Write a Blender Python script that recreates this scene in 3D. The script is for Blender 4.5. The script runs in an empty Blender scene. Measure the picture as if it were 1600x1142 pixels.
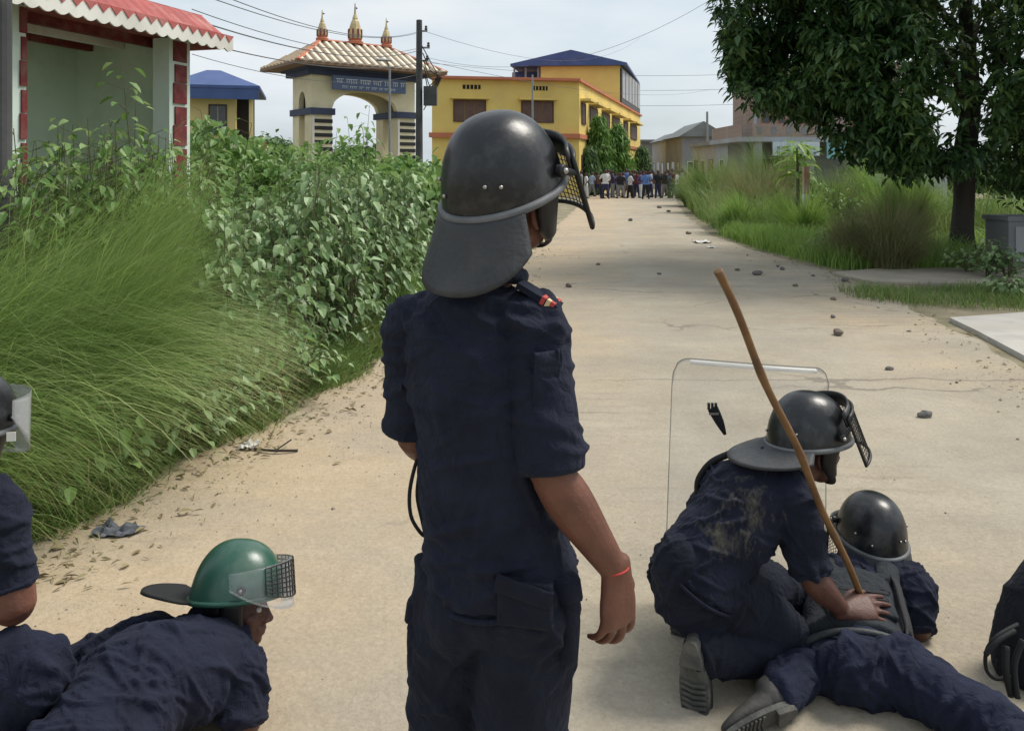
import bpy, math, random
import numpy as np
from mathutils import Vector, Matrix, noise as mnoise
R = math.radians
V = Vector
S = bpy.context.scene
COL = S.collection
random.seed(7)
RNG = np.random.default_rng(11)

# ------------------------------------------------------------ camera, world, sun, exposure
FPX = 1280.0      # focal length in photo pixels (1600 wide)
HORIZON = 267.0   # photo row of the horizon
EYE = 1.65
cam = bpy.data.cameras.new('camera')
cam.sensor_width = 36.0
cam.lens = 36.0 * FPX / 1600.0
cam.shift_y = -(571.0 - HORIZON) / 1600.0
cam.clip_start = 0.05
cam.clip_end = 2000.0
camo = bpy.data.objects.new('camera', cam)
camo.location = (0, 0, EYE)
camo.rotation_euler = (R(90), 0, 0)
COL.objects.link(camo)
S.camera = camo

SUN_AZ = R(70)    # clockwise from +Y
SUN_EL = R(54)
w = bpy.data.worlds.new('World')
S.world = w
w.use_nodes = True
nt = w.node_tree
nt.nodes.clear()
def N(t, typ, **kw):
    n = t.nodes.new(typ)
    for k, v in kw.items():
        setattr(n, k, v)
    return n
out = N(nt, 'ShaderNodeOutputWorld')
bg = N(nt, 'ShaderNodeBackground'); bg.inputs['Strength'].default_value = 0.1
sky = N(nt, 'ShaderNodeTexSky'); sky.sky_type = 'NISHITA'; sky.sun_disc = False
sky.sun_elevation = SUN_EL; sky.sun_rotation = SUN_AZ; sky.dust_density = 3.0; sky.air_density = 1.2
tc = N(nt, 'ShaderNodeTexCoord')
mp = N(nt, 'ShaderNodeMapping'); mp.inputs['Scale'].default_value = (1.3, 1.3, 4.5)
nz = N(nt, 'ShaderNodeTexNoise'); nz.inputs['Scale'].default_value = 1.6; nz.inputs['Detail'].default_value = 7; nz.inputs['Roughness'].default_value = 0.55
rp = N(nt, 'ShaderNodeValToRGB')
rp.color_ramp.elements[0].position = 0.32; rp.color_ramp.elements[0].color = (0.60, 0.60, 0.60, 1)
rp.color_ramp.elements[1].position = 0.62; rp.color_ramp.elements[1].color = (1, 1, 1, 1)
rc = N(nt, 'ShaderNodeValToRGB')
rc.color_ramp.elements[0].position = 0.3; rc.color_ramp.elements[0].color = (0.60, 0.71, 0.80, 1)
rc.color_ramp.elements[1].position = 0.72; rc.color_ramp.elements[1].color = (0.80, 0.83, 0.85, 1)
mul = N(nt, 'ShaderNodeVectorMath', operation='SCALE'); mul.inputs['Scale'].default_value = 7.35
mx = N(nt, 'ShaderNodeMix', data_type='RGBA')
L = nt.links.new
L(tc.outputs['Generated'], mp.inputs['Vector']); L(mp.outputs['Vector'], nz.inputs['Vector'])
L(nz.outputs['Fac'], rp.inputs['Fac']); L(nz.outputs['Fac'], rc.inputs['Fac'])
L(rc.outputs['Color'], mul.inputs[0]); L(rp.outputs['Color'], mx.inputs['Factor'])
L(sky.outputs['Color'], mx.inputs['A']); L(mul.outputs['Vector'], mx.inputs['B'])
L(mx.outputs['Result'], bg.inputs['Color']); L(bg.outputs['Background'], out.inputs['Surface'])

sl = bpy.data.lights.new('sun', 'SUN'); sl.energy = 2.3; sl.angle = R(22); sl.color = (1.0, 0.95, 0.86)
so = bpy.data.objects.new('sun', sl); COL.objects.link(so)
sd = V((math.sin(SUN_AZ) * math.cos(SUN_EL), math.cos(SUN_AZ) * math.cos(SUN_EL), math.sin(SUN_EL)))
so.rotation_euler = sd.to_track_quat('Z', 'Y').to_euler(); so.location = sd * 50
S.view_settings.view_transform = 'Standard'
S.view_settings.look = 'None'
S.view_settings.exposure = 0.57
S.view_settings.gamma = 1.0
S.view_settings.use_curve_mapping = False

def P(px, py, Y):
    """the point at distance Y that the photo shows at (px, py)"""
    return V(((px - 800.0) * Y / FPX, Y, EYE - (py - HORIZON) * Y / FPX))

# ------------------------------------------------------------ numpy noise
def _hash(ix, iy, iz, seed):
    h = (ix * 374761393 + iy * 668265263 + iz * 2147483647 + seed * 1274126177) & 0xFFFFFFFF
    h = ((h ^ (h >> 13)) * 1274126177) & 0xFFFFFFFF
    h = h ^ (h >> 16)
    return (h & 0xFFFF) / 65535.0 * 2 - 1
def vnoise(p, seed=0):
    i = np.floor(p).astype(np.int64); f = p - i
    f = f * f * f * (f * (f * 6 - 15) + 10)
    r = 0
    for dx in (0, 1):
        wx = f[:, 0] if dx else 1 - f[:, 0]
        for dy in (0, 1):
            wy = f[:, 1] if dy else 1 - f[:, 1]
            for dz in (0, 1):
                wz = f[:, 2] if dz else 1 - f[:, 2]
                r = r + wx * wy * wz * _hash(i[:, 0] + dx, i[:, 1] + dy, i[:, 2] + dz, seed)
    return r
def fbm(p, seed=0, oct=3):
    r = 0; a = 1
    for k in range(oct):
        r = r + a * vnoise(p * 2 ** k, seed + k); a *= 0.5
    return r

# ------------------------------------------------------------ objects
def world_of(o):
    m = o.matrix_basis.copy()
    if o.parent:
        m = world_of(o.parent) @ o.matrix_parent_inverse @ m
    return m
def attach(o, parent):
    o.parent = parent
    o.matrix_parent_inverse = world_of(parent).inverted()
def link(name, me, parent=None):
    o = bpy.data.objects.new(name, me)
    COL.objects.link(o)
    if parent:
        attach(o, parent)
    return o
def tag(o, label=None, cat=None, group=None, kind=None):
    if label: o['label'] = label
    if cat: o['category'] = cat
    if group: o['group'] = group
    if kind: o['kind'] = kind
    return o
def thing(name, loc, label, cat, group=None, rz=0):
    o = bpy.data.objects.new(name, None)
    o.empty_display_size = 0.1
    o.location = loc; o.rotation_euler = (0, 0, rz)
    COL.objects.link(o)
    return tag(o, label, cat, group)
def copy_tree(o, parent=None):
    c = o.copy(); COL.objects.link(c)
    if parent:
        c.parent = parent
    for ch in list(o.children):
        copy_tree(ch, c)
    return c
def mesh_np(name, verts, faces, mat, smooth=False, mats=None, mi=None):
    """faces: (n,k) array, all faces of k corners"""
    me = bpy.data.meshes.new(name)
    verts = np.asarray(verts, np.float32).reshape(-1, 3); faces = np.asarray(faces, np.int32)
    n, k = faces.shape
    me.vertices.add(len(verts)); me.vertices.foreach_set('co', verts.ravel())
    me.loops.add(n * k); me.loops.foreach_set('vertex_index', faces.ravel())
    me.polygons.add(n)
    me.polygons.foreach_set('loop_start', np.arange(0, n * k, k, dtype=np.int32))
    for m in (mats or [mat]):
        me.materials.append(m)
    if mi is not None:
        me.polygons.foreach_set('material_index', np.asarray(mi, np.int32))
    me.polygons.foreach_set('use_smooth', np.full(n, smooth))
    me.update(calc_edges=True)
    return me

class MB:
    """collects shapes; build() links them as one mesh object"""
    def __init__(s, M=None):
        s.v = []; s.f = []; s.M = M or Matrix.Identity(4)
    def add(s, vs, fs, M=None):
        o = len(s.v); T = s.M if M is None else s.M @ M
        s.v += [T @ V(p) for p in vs]
        s.f += [tuple(i + o for i in f) for f in fs]
        return s
    def box(s, x0, x1, y0, y1, z0, z1, M=None):
        vs = [(x0, y0, z0), (x1, y0, z0), (x1, y1, z0), (x0, y1, z0), (x0, y0, z1), (x1, y0, z1), (x1, y1, z1), (x0, y1, z1)]
        return s.add(vs, [(3, 2, 1, 0), (4, 5, 6, 7), (0, 1, 5, 4), (1, 2, 6, 5), (2, 3, 7, 6), (3, 0, 4, 7)], M)
    def prism(s, pts, z0, z1, M=None):
        n = len(pts)
        vs = [(x, y, z0) for x, y in pts] + [(x, y, z1) for x, y in pts]
        fs = [tuple(range(n - 1, -1, -1)), tuple(range(n, 2 * n))]
        fs += [(i, (i + 1) % n, n + (i + 1) % n, n + i) for i in range(n)]
        return s.add(vs, fs, M)
    def ball(s, c, r, M=None, seg=18, rings=12):
        if not hasattr(r, '__len__'): r = (r, r, r)
        vs = []; fs = []
        vs.append((c[0], c[1], c[2] - r[2]))
        for j in range(1, rings):
            a = -math.pi / 2 + math.pi * j / rings
            for i in range(seg):
                b = 2 * math.pi * i / seg
                vs.append((c[0] + r[0] * math.cos(a) * math.cos(b), c[1] + r[1] * math.cos(a) * math.sin(b), c[2] + r[2] * math.sin(a)))
        vs.append((c[0], c[1], c[2] + r[2])); top = len(vs) - 1
        for i in range(seg):
            fs.append((0, 1 + (i + 1) % seg, 1 + i))
            fs.append((top, top - seg + i, top - seg + (i + 1) % seg))
        for j in range(rings - 2):
            for i in range(seg):
                a = 1 + j * seg + i; b = 1 + j * seg + (i + 1) % seg
                fs.append((a, b, b + seg, a + seg))
        return s.add(vs, fs, M)
    def loft(s, path, radii, side=(1, 0, 0), n=18, sub=4, cap=0.6, M=None, power=2.0):
        path = [V(p) for p in path]
        if not hasattr(radii, '__len__'): radii = [radii] * len(path)
        elif isinstance(radii, tuple): radii = [radii] * len(path)
        radii = [(r, r) if not hasattr(r, '__len__') else r for r in radii]
        sides = [V(x) for x in side] if hasattr(side[0], '__len__') else [V(side)] * len(path)
        K = len(path)
        def cr(arr, i, t):
            g = lambda k: arr[max(0, min(K - 1, k))]
            p0, p1, p2, p3 = g(i - 1), g(i), g(i + 1), g(i + 2)
            return 0.5 * ((2 * p1) + (p2 - p0) * t + (2 * p0 - 5 * p1 + 4 * p2 - p3) * t * t + (3 * p1 - p0 - 3 * p2 + p3) * t ** 3)
        rv = [V((a, b, 0)) for a, b in radii]
        pts = []; rs = []; sd_ = []
        for i in range(K - 1):
            for k in range(sub):
                t = k / sub
                pts.append(cr(path, i, t)); rs.append(cr(rv, i, t)); sd_.append(sides[i].lerp(sides[i + 1], t))
        pts.append(path[-1]); rs.append(rv[-1]); sd_.append(sides[-1])
        rings = []
        m = len(pts)
        tg = [(pts[min(m - 1, i + 1)] - pts[max(0, i - 1)]).normalized() for i in range(m)]
        if cap > 0:
            def caps(p, t, r):
                q = min(r[0], r[1]) * cap
                return [(p + t * q * math.sin(a), r * math.cos(a)) for a in (R(30), R(58), R(80))]
            for p, r in reversed(caps(pts[0], -tg[0], rs[0])): rings.append((p, r, sd_[0], tg[0]))
        for i in range(m): rings.append((pts[i], rs[i], sd_[i], tg[i]))
        if cap > 0:
            for p, r in caps(pts[-1], tg[-1], rs[-1]): rings.append((p, r, sd_[-1], tg[-1]))
        vs = []; fs = []
        for p, r, sv, t in rings:
            u = sv - t * sv.dot(t)
            if u.length < 1e-5: u = t.orthogonal()
            u.normalize(); b = t.cross(u)
            for i in range(n):
                a = 2 * math.pi * i / n
                ca, sa = math.cos(a), math.sin(a)
                e = 2.0 / power
                ca = math.copysign(abs(ca) ** e, ca); sa = math.copysign(abs(sa) ** e, sa)
                vs.append(p + u * (r[0] * ca) + b * (r[1] * sa))
        for j in range(len(rings) - 1):
            for i in range(n):
                a = j * n + i; b = j * n + (i + 1) % n
                fs.append((a, b, b + n, a + n))
        fs.append(tuple(range(n - 1, -1, -1))); q = (len(rings) - 1) * n
        fs.append(tuple(range(q, q + n)))
        return s.add(vs, fs, M)
    def tube(s, path, r, n=8, sub=1, closed=False, M=None):
        path = [V(p) for p in path]
        if closed:
            K = len(path); vs = []; fs = []
            up = None
            for i in range(K):
                t = (path[(i + 1) % K] - path[i - 1]).normalized()
                u = t.orthogonal().normalized() if up is None else (up - t * up.dot(t)).normalized()
                up = u; b = t.cross(u)
                for k in range(n):
                    a = 2 * math.pi * k / n
                    vs.append(path[i] + u * r * math.cos(a) + b * r * math.sin(a))
            for i in range(K):
                for k in range(n):
                    fs.append((i * n + k, i * n + (k + 1) % n, ((i + 1) % K) * n + (k + 1) % n, ((i + 1) % K) * n + k))
            return s.add(vs, fs, M)
        d = (path[-1] - path[0])
        sv = d.orthogonal() if d.length > 1e-6 else V((1, 0, 0))
        rr = r if hasattr(r, '__len__') else [r] * len(path)
        return s.loft(path, rr, sv, n=n, sub=sub, cap=0.3, M=M)
    def lathe(s, prof, c=(0, 0, 0), n=20, M=None):
        vs = []; fs = []
        for r, z in prof:
            for i in range(n):
                a = 2 * math.pi * i / n
                vs.append((c[0] + r * math.cos(a), c[1] + r * math.sin(a), c[2] + z))
        for j in range(len(prof) - 1):
            for i in range(n):
                a = j * n + i; b = j * n + (i + 1) % n
                fs.append((a, b, b + n, a + n))
        fs.append(tuple(range(n - 1, -1, -1))); q = (len(prof) - 1) * n
        fs.append(tuple(range(q, q + n)))
        return s.add(vs, fs, M)
    def grid(s, fn, nu, nv, thick=0, M=None):
        """sheet of fn(u,v) with u,v in 0..1; thick gives it a back face along the normal"""
        vs = [V(fn(i / nu, j / nv)) for j in range(nv + 1) for i in range(nu + 1)]
        idx = lambda i, j: j * (nu + 1) + i
        fs = [(idx(i, j), idx(i + 1, j), idx(i + 1, j + 1), idx(i, j + 1)) for j in range(nv) for i in range(nu)]
        if thick:
            nr = [V((0, 0, 0)) for _ in vs]
            for f in fs:
                q = (vs[f[2]] - vs[f[0]]).cross(vs[f[3]] - vs[f[1]])
                for k in f: nr[k] = nr[k] + q
            base = len(vs)
            vs2 = [vs[k] - nr[k].normalized() * thick for k in range(base)]
            f2 = [tuple(base + k for k in reversed(f)) for f in fs]
            edge = [idx(i, 0) for i in range(nu + 1)] + [idx(nu, j) for j in range(1, nv + 1)] + [idx(i, nv) for i in range(nu - 1, -1, -1)] + [idx(0, j) for j in range(nv - 1, 0, -1)]
            ff = [(edge[k], base + edge[k], base + edge[(k + 1) % len(edge)], edge[(k + 1) % len(edge)]) for k in range(len(edge))]
            vs = vs + vs2; fs = fs + f2 + ff
        return s.add(vs, fs, M)
    def mesh(s, name, mat, smooth=False):
        me = bpy.data.meshes.new(name)
        me.from_pydata([tuple(p) for p in s.v], [], s.f)
        me.materials.append(mat)
        if smooth:
            me.polygons.foreach_set('use_smooth', [True] * len(me.polygons))
        me.update()
        return me
    def build(s, name, mat, parent=None, smooth=False):
        return link(name, s.mesh(name, mat, smooth), parent)
    def fuse(s, name, mat, voxel=0.006, smooth=4, factor=0.5):
        """one continuous skin over everything collected"""
        me = s.mesh('tmp', mat)
        o = bpy.data.objects.new('tmp', me); COL.objects.link(o)
        m = o.modifiers.new('r', 'REMESH'); m.mode = 'VOXEL'; m.voxel_size = voxel; m.use_smooth_shade = True
        if smooth:
            q = o.modifiers.new('s', 'SMOOTH'); q.iterations = smooth; q.factor = factor
        dg = bpy.context.evaluated_depsgraph_get(); dg.update()
        r = bpy.data.meshes.new_from_object(o.evaluated_get(dg))
        bpy.data.objects.remove(o); bpy.data.meshes.remove(me)
        r.name = name
        r.materials.clear(); r.materials.append(mat)
        r.polygons.foreach_set('use_smooth', [True] * len(r.polygons))
        return r
def displace(me, fn):
    n = len(me.vertices)
    co = np.empty(n * 3, np.float32); me.vertices.foreach_get('co', co); co = co.reshape(-1, 3)
    no = np.empty(n * 3, np.float32); me.vertex_normals.foreach_get('vector', no); no = no.reshape(-1, 3)
    d = fn(co.astype(np.float64), no)
    if d.ndim == 1: d = no * d[:, None]
    me.vertices.foreach_set('co', (co + d).astype(np.float32).ravel())
    me.update()

# ------------------------------------------------------------ materials
def mat_new(name):
    m = bpy.data.materials.new(name); m.use_nodes = True
    t = m.node_tree; t.nodes.clear()
    o = N(t, 'ShaderNodeOutputMaterial'); b = N(t, 'ShaderNodeBsdfPrincipled')
    t.links.new(b.outputs['BSDF'], o.inputs['Surface'])
    return m, t, b, o
def mat(name, c, rough=0.7, c2=None, scale=8, detail=5, bump=0.0, bscale=60, metal=0.0, spec=0.4, sheen=0, stretch=(1, 1, 1), dirt=None, dscale=1.5, damt=0.5):
    m, t, b, o = mat_new(name); k = t.links.new
    b.inputs['Roughness'].default_value = rough; b.inputs['Metallic'].default_value = metal
    b.inputs['Specular IOR Level'].default_value = spec
    if sheen:
        b.inputs['Sheen Weight'].default_value = sheen; b.inputs['Sheen Roughness'].default_value = 0.5
        b.inputs['Sheen Tint'].default_value = (0.5, 0.55, 0.8, 1)
    g = N(t, 'ShaderNodeNewGeometry'); mp = N(t, 'ShaderNodeMapping'); mp.inputs['Scale'].default_value = stretch
    k(g.outputs['Position'], mp.inputs['Vector'])
    c2 = c2 or tuple(x * 0.78 for x in c)
    n = N(t, 'ShaderNodeTexNoise'); n.inputs['Scale'].default_value = scale; n.inputs['Detail'].default_value = detail
    k(mp.outputs['Vector'], n.inputs['Vector'])
    r = N(t, 'ShaderNodeValToRGB'); r.color_ramp.elements[0].position = 0.35; r.color_ramp.elements[1].position = 0.65
    r.color_ramp.elements[0].color = (*c2, 1); r.color_ramp.elements[1].color = (*c, 1)
    k(n.outputs['Fac'], r.inputs['Fac']); col = r.outputs['Color']
    if dirt:
        n3 = N(t, 'ShaderNodeTexNoise'); n3.inputs['Scale'].default_value = dscale; n3.inputs['Detail'].default_value = 8; n3.inputs['Roughness'].default_value = 0.65
        k(mp.outputs['Vector'], n3.inputs['Vector'])
        r3 = N(t, 'ShaderNodeValToRGB'); r3.color_ramp.elements[0].position = 0.48; r3.color_ramp.elements[1].position = 0.72
        r3.color_ramp.elements[0].color = (0, 0, 0, 1); r3.color_ramp.elements[1].color = (damt, damt, damt, 1)
        k(n3.outputs['Fac'], r3.inputs['Fac'])
        x = N(t, 'ShaderNodeMix', data_type='RGBA'); k(r3.outputs['Color'], x.inputs['Factor']); k(col, x.inputs['A']); x.inputs['B'].default_value = (*dirt, 1)
        col = x.outputs['Result']
    k(col, b.inputs['Base Color'])
    if bump:
        n2 = N(t, 'ShaderNodeTexNoise'); n2.inputs['Scale'].default_value = bscale; n2.inputs['Detail'].default_value = 4
        k(mp.outputs['Vector'], n2.inputs['Vector'])
        bp = N(t, 'ShaderNodeBump'); bp.inputs['Strength'].default_value = bump; bp.inputs['Distance'].default_value = 0.01
        k(n2.outputs['Fac'], bp.inputs['Height']); k(bp.outputs['Normal'], b.inputs['Normal'])
    return m
def leaf_mat(name, cols, rough=0.5, trans=0.3, spec=0.35):
    """cols: list of colours, picked at random per leaf"""
    m, t, b, o = mat_new(name); k = t.links.new
    g = N(t, 'ShaderNodeNewGeometry'); r = N(t, 'ShaderNodeValToRGB')
    e = r.color_ramp.elements
    while len(e) < len(cols): e.new(0.5)
    for i, c in enumerate(cols):
        e[i].position = i / (len(cols) - 1); e[i].color = (c[0] * 1.5, c[1] * 1.68, c[2] * 1.5, 1)
    oi = N(t, 'ShaderNodeObjectInfo')
    n = N(t, 'ShaderNodeTexNoise'); n.inputs['Scale'].default_value = 1.3; n.inputs['Detail'].default_value = 3
    k(g.outputs['Position'], n.inputs['Vector'])
    a = N(t, 'ShaderNodeMath', operation='MULTIPLY_ADD'); k(n.outputs['Fac'], a.inputs[0]); a.inputs[1].default_value = 1.1; a.inputs[2].default_value = -0.55
    s2 = N(t, 'ShaderNodeMath', operation='MULTIPLY_ADD'); k(g.outputs['Random Per Island'], s2.inputs[0]); s2.inputs[1].default_value = 0.8; s2.inputs[2].default_value = 0.1
    ad = N(t, 'ShaderNodeMath', operation='ADD'); k(a.outputs[0], ad.inputs[0]); k(s2.outputs[0], ad.inputs[1])
    k(ad.outputs[0], r.inputs['Fac']); k(r.outputs['Color'], b.inputs['Base Color'])
    b.inputs['Roughness'].default_value = rough; b.inputs['Specular IOR Level'].default_value = spec
    tr = N(t, 'ShaderNodeBsdfTranslucent')
    hs = N(t, 'ShaderNodeHueSaturation'); hs.inputs['Value'].default_value = 1.3; hs.inputs['Hue'].default_value = 0.485
    k(r.outputs['Color'], hs.inputs['Color']); k(hs.outputs['Color'], tr.inputs['Color'])
    mx = N(t, 'ShaderNodeMixShader'); mx.inputs['Fac'].default_value = trans
    k(b.outputs['BSDF'], mx.inputs[1]); k(tr.outputs['BSDF'], mx.inputs[2]); k(mx.outputs['Shader'], o.inputs['Surface'])
    return m
def glass_mat(name, tint, opac, rough=0.05):
    m, t, b, o = mat_new(name); k = t.links.new
    b.inputs['Base Color'].default_value = (*tint, 1); b.inputs['Roughness'].default_value = rough
    b.inputs['Specular IOR Level'].default_value = 0.6
    tr = N(t, 'ShaderNodeBsdfTransparent')
    g = N(t, 'ShaderNodeNewGeometry'); n = N(t, 'ShaderNodeTexNoise'); n.inputs['Scale'].default_value = 9; n.inputs['Detail'].default_value = 6
    k(g.outputs['Position'], n.inputs['Vector'])
    lw = N(t, 'ShaderNodeLayerWeight'); lw.inputs['Blend'].default_value = 0.25
    ma = N(t, 'ShaderNodeMath', operation='MULTIPLY_ADD'); k(n.outputs['Fac'], ma.inputs[0]); ma.inputs[1].default_value = opac; ma.inputs[2].default_value = opac * 0.3
    ad = N(t, 'ShaderNodeMath', operation='ADD', use_clamp=True); k(ma.outputs[0], ad.inputs[0])
    q = N(t, 'ShaderNodeMath', operation='MULTIPLY'); k(lw.outputs['Fresnel'], q.inputs[0]); q.inputs[1].default_value = 0.5
    k(q.outputs[0], ad.inputs[1])
    mx = N(t, 'ShaderNodeMixShader'); k(ad.outputs[0], mx.inputs['Fac'])
    k(tr.outputs['BSDF'], mx.inputs[1]); k(b.outputs['BSDF'], mx.inputs[2]); k(mx.outputs['Shader'], o.inputs['Surface'])
    return m
def fabric(name, c, dust=None, dust_at=None):
    m, t, b, o = mat_new(name); k = t.links.new
    b.inputs['Roughness'].default_value = 0.85; b.inputs['Specular IOR Level'].default_value = 0.15
    b.inputs['Sheen Weight'].default_value = 0.045; b.inputs['Sheen Roughness'].default_value = 0.6; b.inputs['Sheen Tint'].default_value = (0.55, 0.6, 0.85, 1)
    g = N(t, 'ShaderNodeNewGeometry')
    n = N(t, 'ShaderNodeTexNoise'); n.inputs['Scale'].default_value = 9; n.inputs['Detail'].default_value = 8; n.inputs['Roughness'].default_value = 0.65
    k(g.outputs['Position'], n.inputs['Vector'])
    r = N(t, 'ShaderNodeValToRGB'); r.color_ramp.elements[0].position = 0.3; r.color_ramp.elements[1].position = 0.75
    r.color_ramp.elements[0].color = (*[x * 0.7 for x in c], 1); r.color_ramp.elements[1].color = (*[x * 1.45 for x in c], 1)
    k(n.outputs['Fac'], r.inputs['Fac']); col = r.outputs['Color']
    if dust:
        for (ctr, rad, amt) in dust_at:
            mp = N(t, 'ShaderNodeMapping', vector_type='POINT'); mp.inputs['Location'].default_value = [-x / q for x, q in zip(ctr, rad)]; mp.inputs['Scale'].default_value = [1 / q for q in rad]
            k(g.outputs['Position'], mp.inputs['Vector'])
            ln = N(t, 'ShaderNodeVectorMath', operation='LENGTH'); k(mp.outputs['Vector'], ln.inputs[0])
            n2 = N(t, 'ShaderNodeTexNoise'); n2.inputs['Scale'].default_value = 30; n2.inputs['Detail'].default_value = 8; n2.inputs['Roughness'].default_value = 0.7
            mp2 = N(t, 'ShaderNodeMapping'); mp2.inputs['Rotation'].default_value = (0, R(-40), 0); mp2.inputs['Scale'].default_value = (1, 1, 0.35)
            k(g.outputs['Position'], mp2.inputs['Vector']); k(mp2.outputs['Vector'], n2.inputs['Vector'])
            a = N(t, 'ShaderNodeMath', operation='MULTIPLY_ADD'); k(n2.outputs['Fac'], a.inputs[0]); a.inputs[1].default_value = 3.2; a.inputs[2].default_value = -1.0
            s2 = N(t, 'ShaderNodeMath', operation='SUBTRACT', use_clamp=True); k(a.outputs[0], s2.inputs[0]); k(ln.outputs['Value'], s2.inputs[1])
            q = N(t, 'ShaderNodeMath', operation='MULTIPLY'); k(s2.outputs[0], q.inputs[0]); q.inputs[1].default_value = amt
            x = N(t, 'ShaderNodeMix', data_type='RGBA'); k(q.outputs[0], x.inputs['Factor']); k(col, x.inputs['A']); x.inputs['B'].default_value = (*dust, 1)
            col = x.outputs['Result']
    k(col, b.inputs['Base Color'])
    wv = N(t, 'ShaderNodeTexNoise'); wv.inputs['Scale'].default_value = 260; wv.inputs['Detail'].default_value = 2
    k(g.outputs['Position'], wv.inputs['Vector'])
    fo = N(t, 'ShaderNodeTexNoise'); fo.inputs['Scale'].default_value = 26; fo.inputs['Detail'].default_value = 5; fo.inputs['Distortion'].default_value = 1.2
    k(g.outputs['Position'], fo.inputs['Vector'])
    bp = N(t, 'ShaderNodeBump'); bp.inputs['Strength'].default_value = 0.25; bp.inputs['Distance'].default_value = 0.003; k(wv.outputs['Fac'], bp.inputs['Height'])
    b2 = N(t, 'ShaderNodeBump'); b2.inputs['Strength'].default_value = 0.55; b2.inputs['Distance'].default_value = 0.02; k(fo.outputs['Fac'], b2.inputs['Height']); k(bp.outputs['Normal'], b2.inputs['Normal'])
    k(b2.outputs['Normal'], b.inputs['Normal'])
    return m
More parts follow.
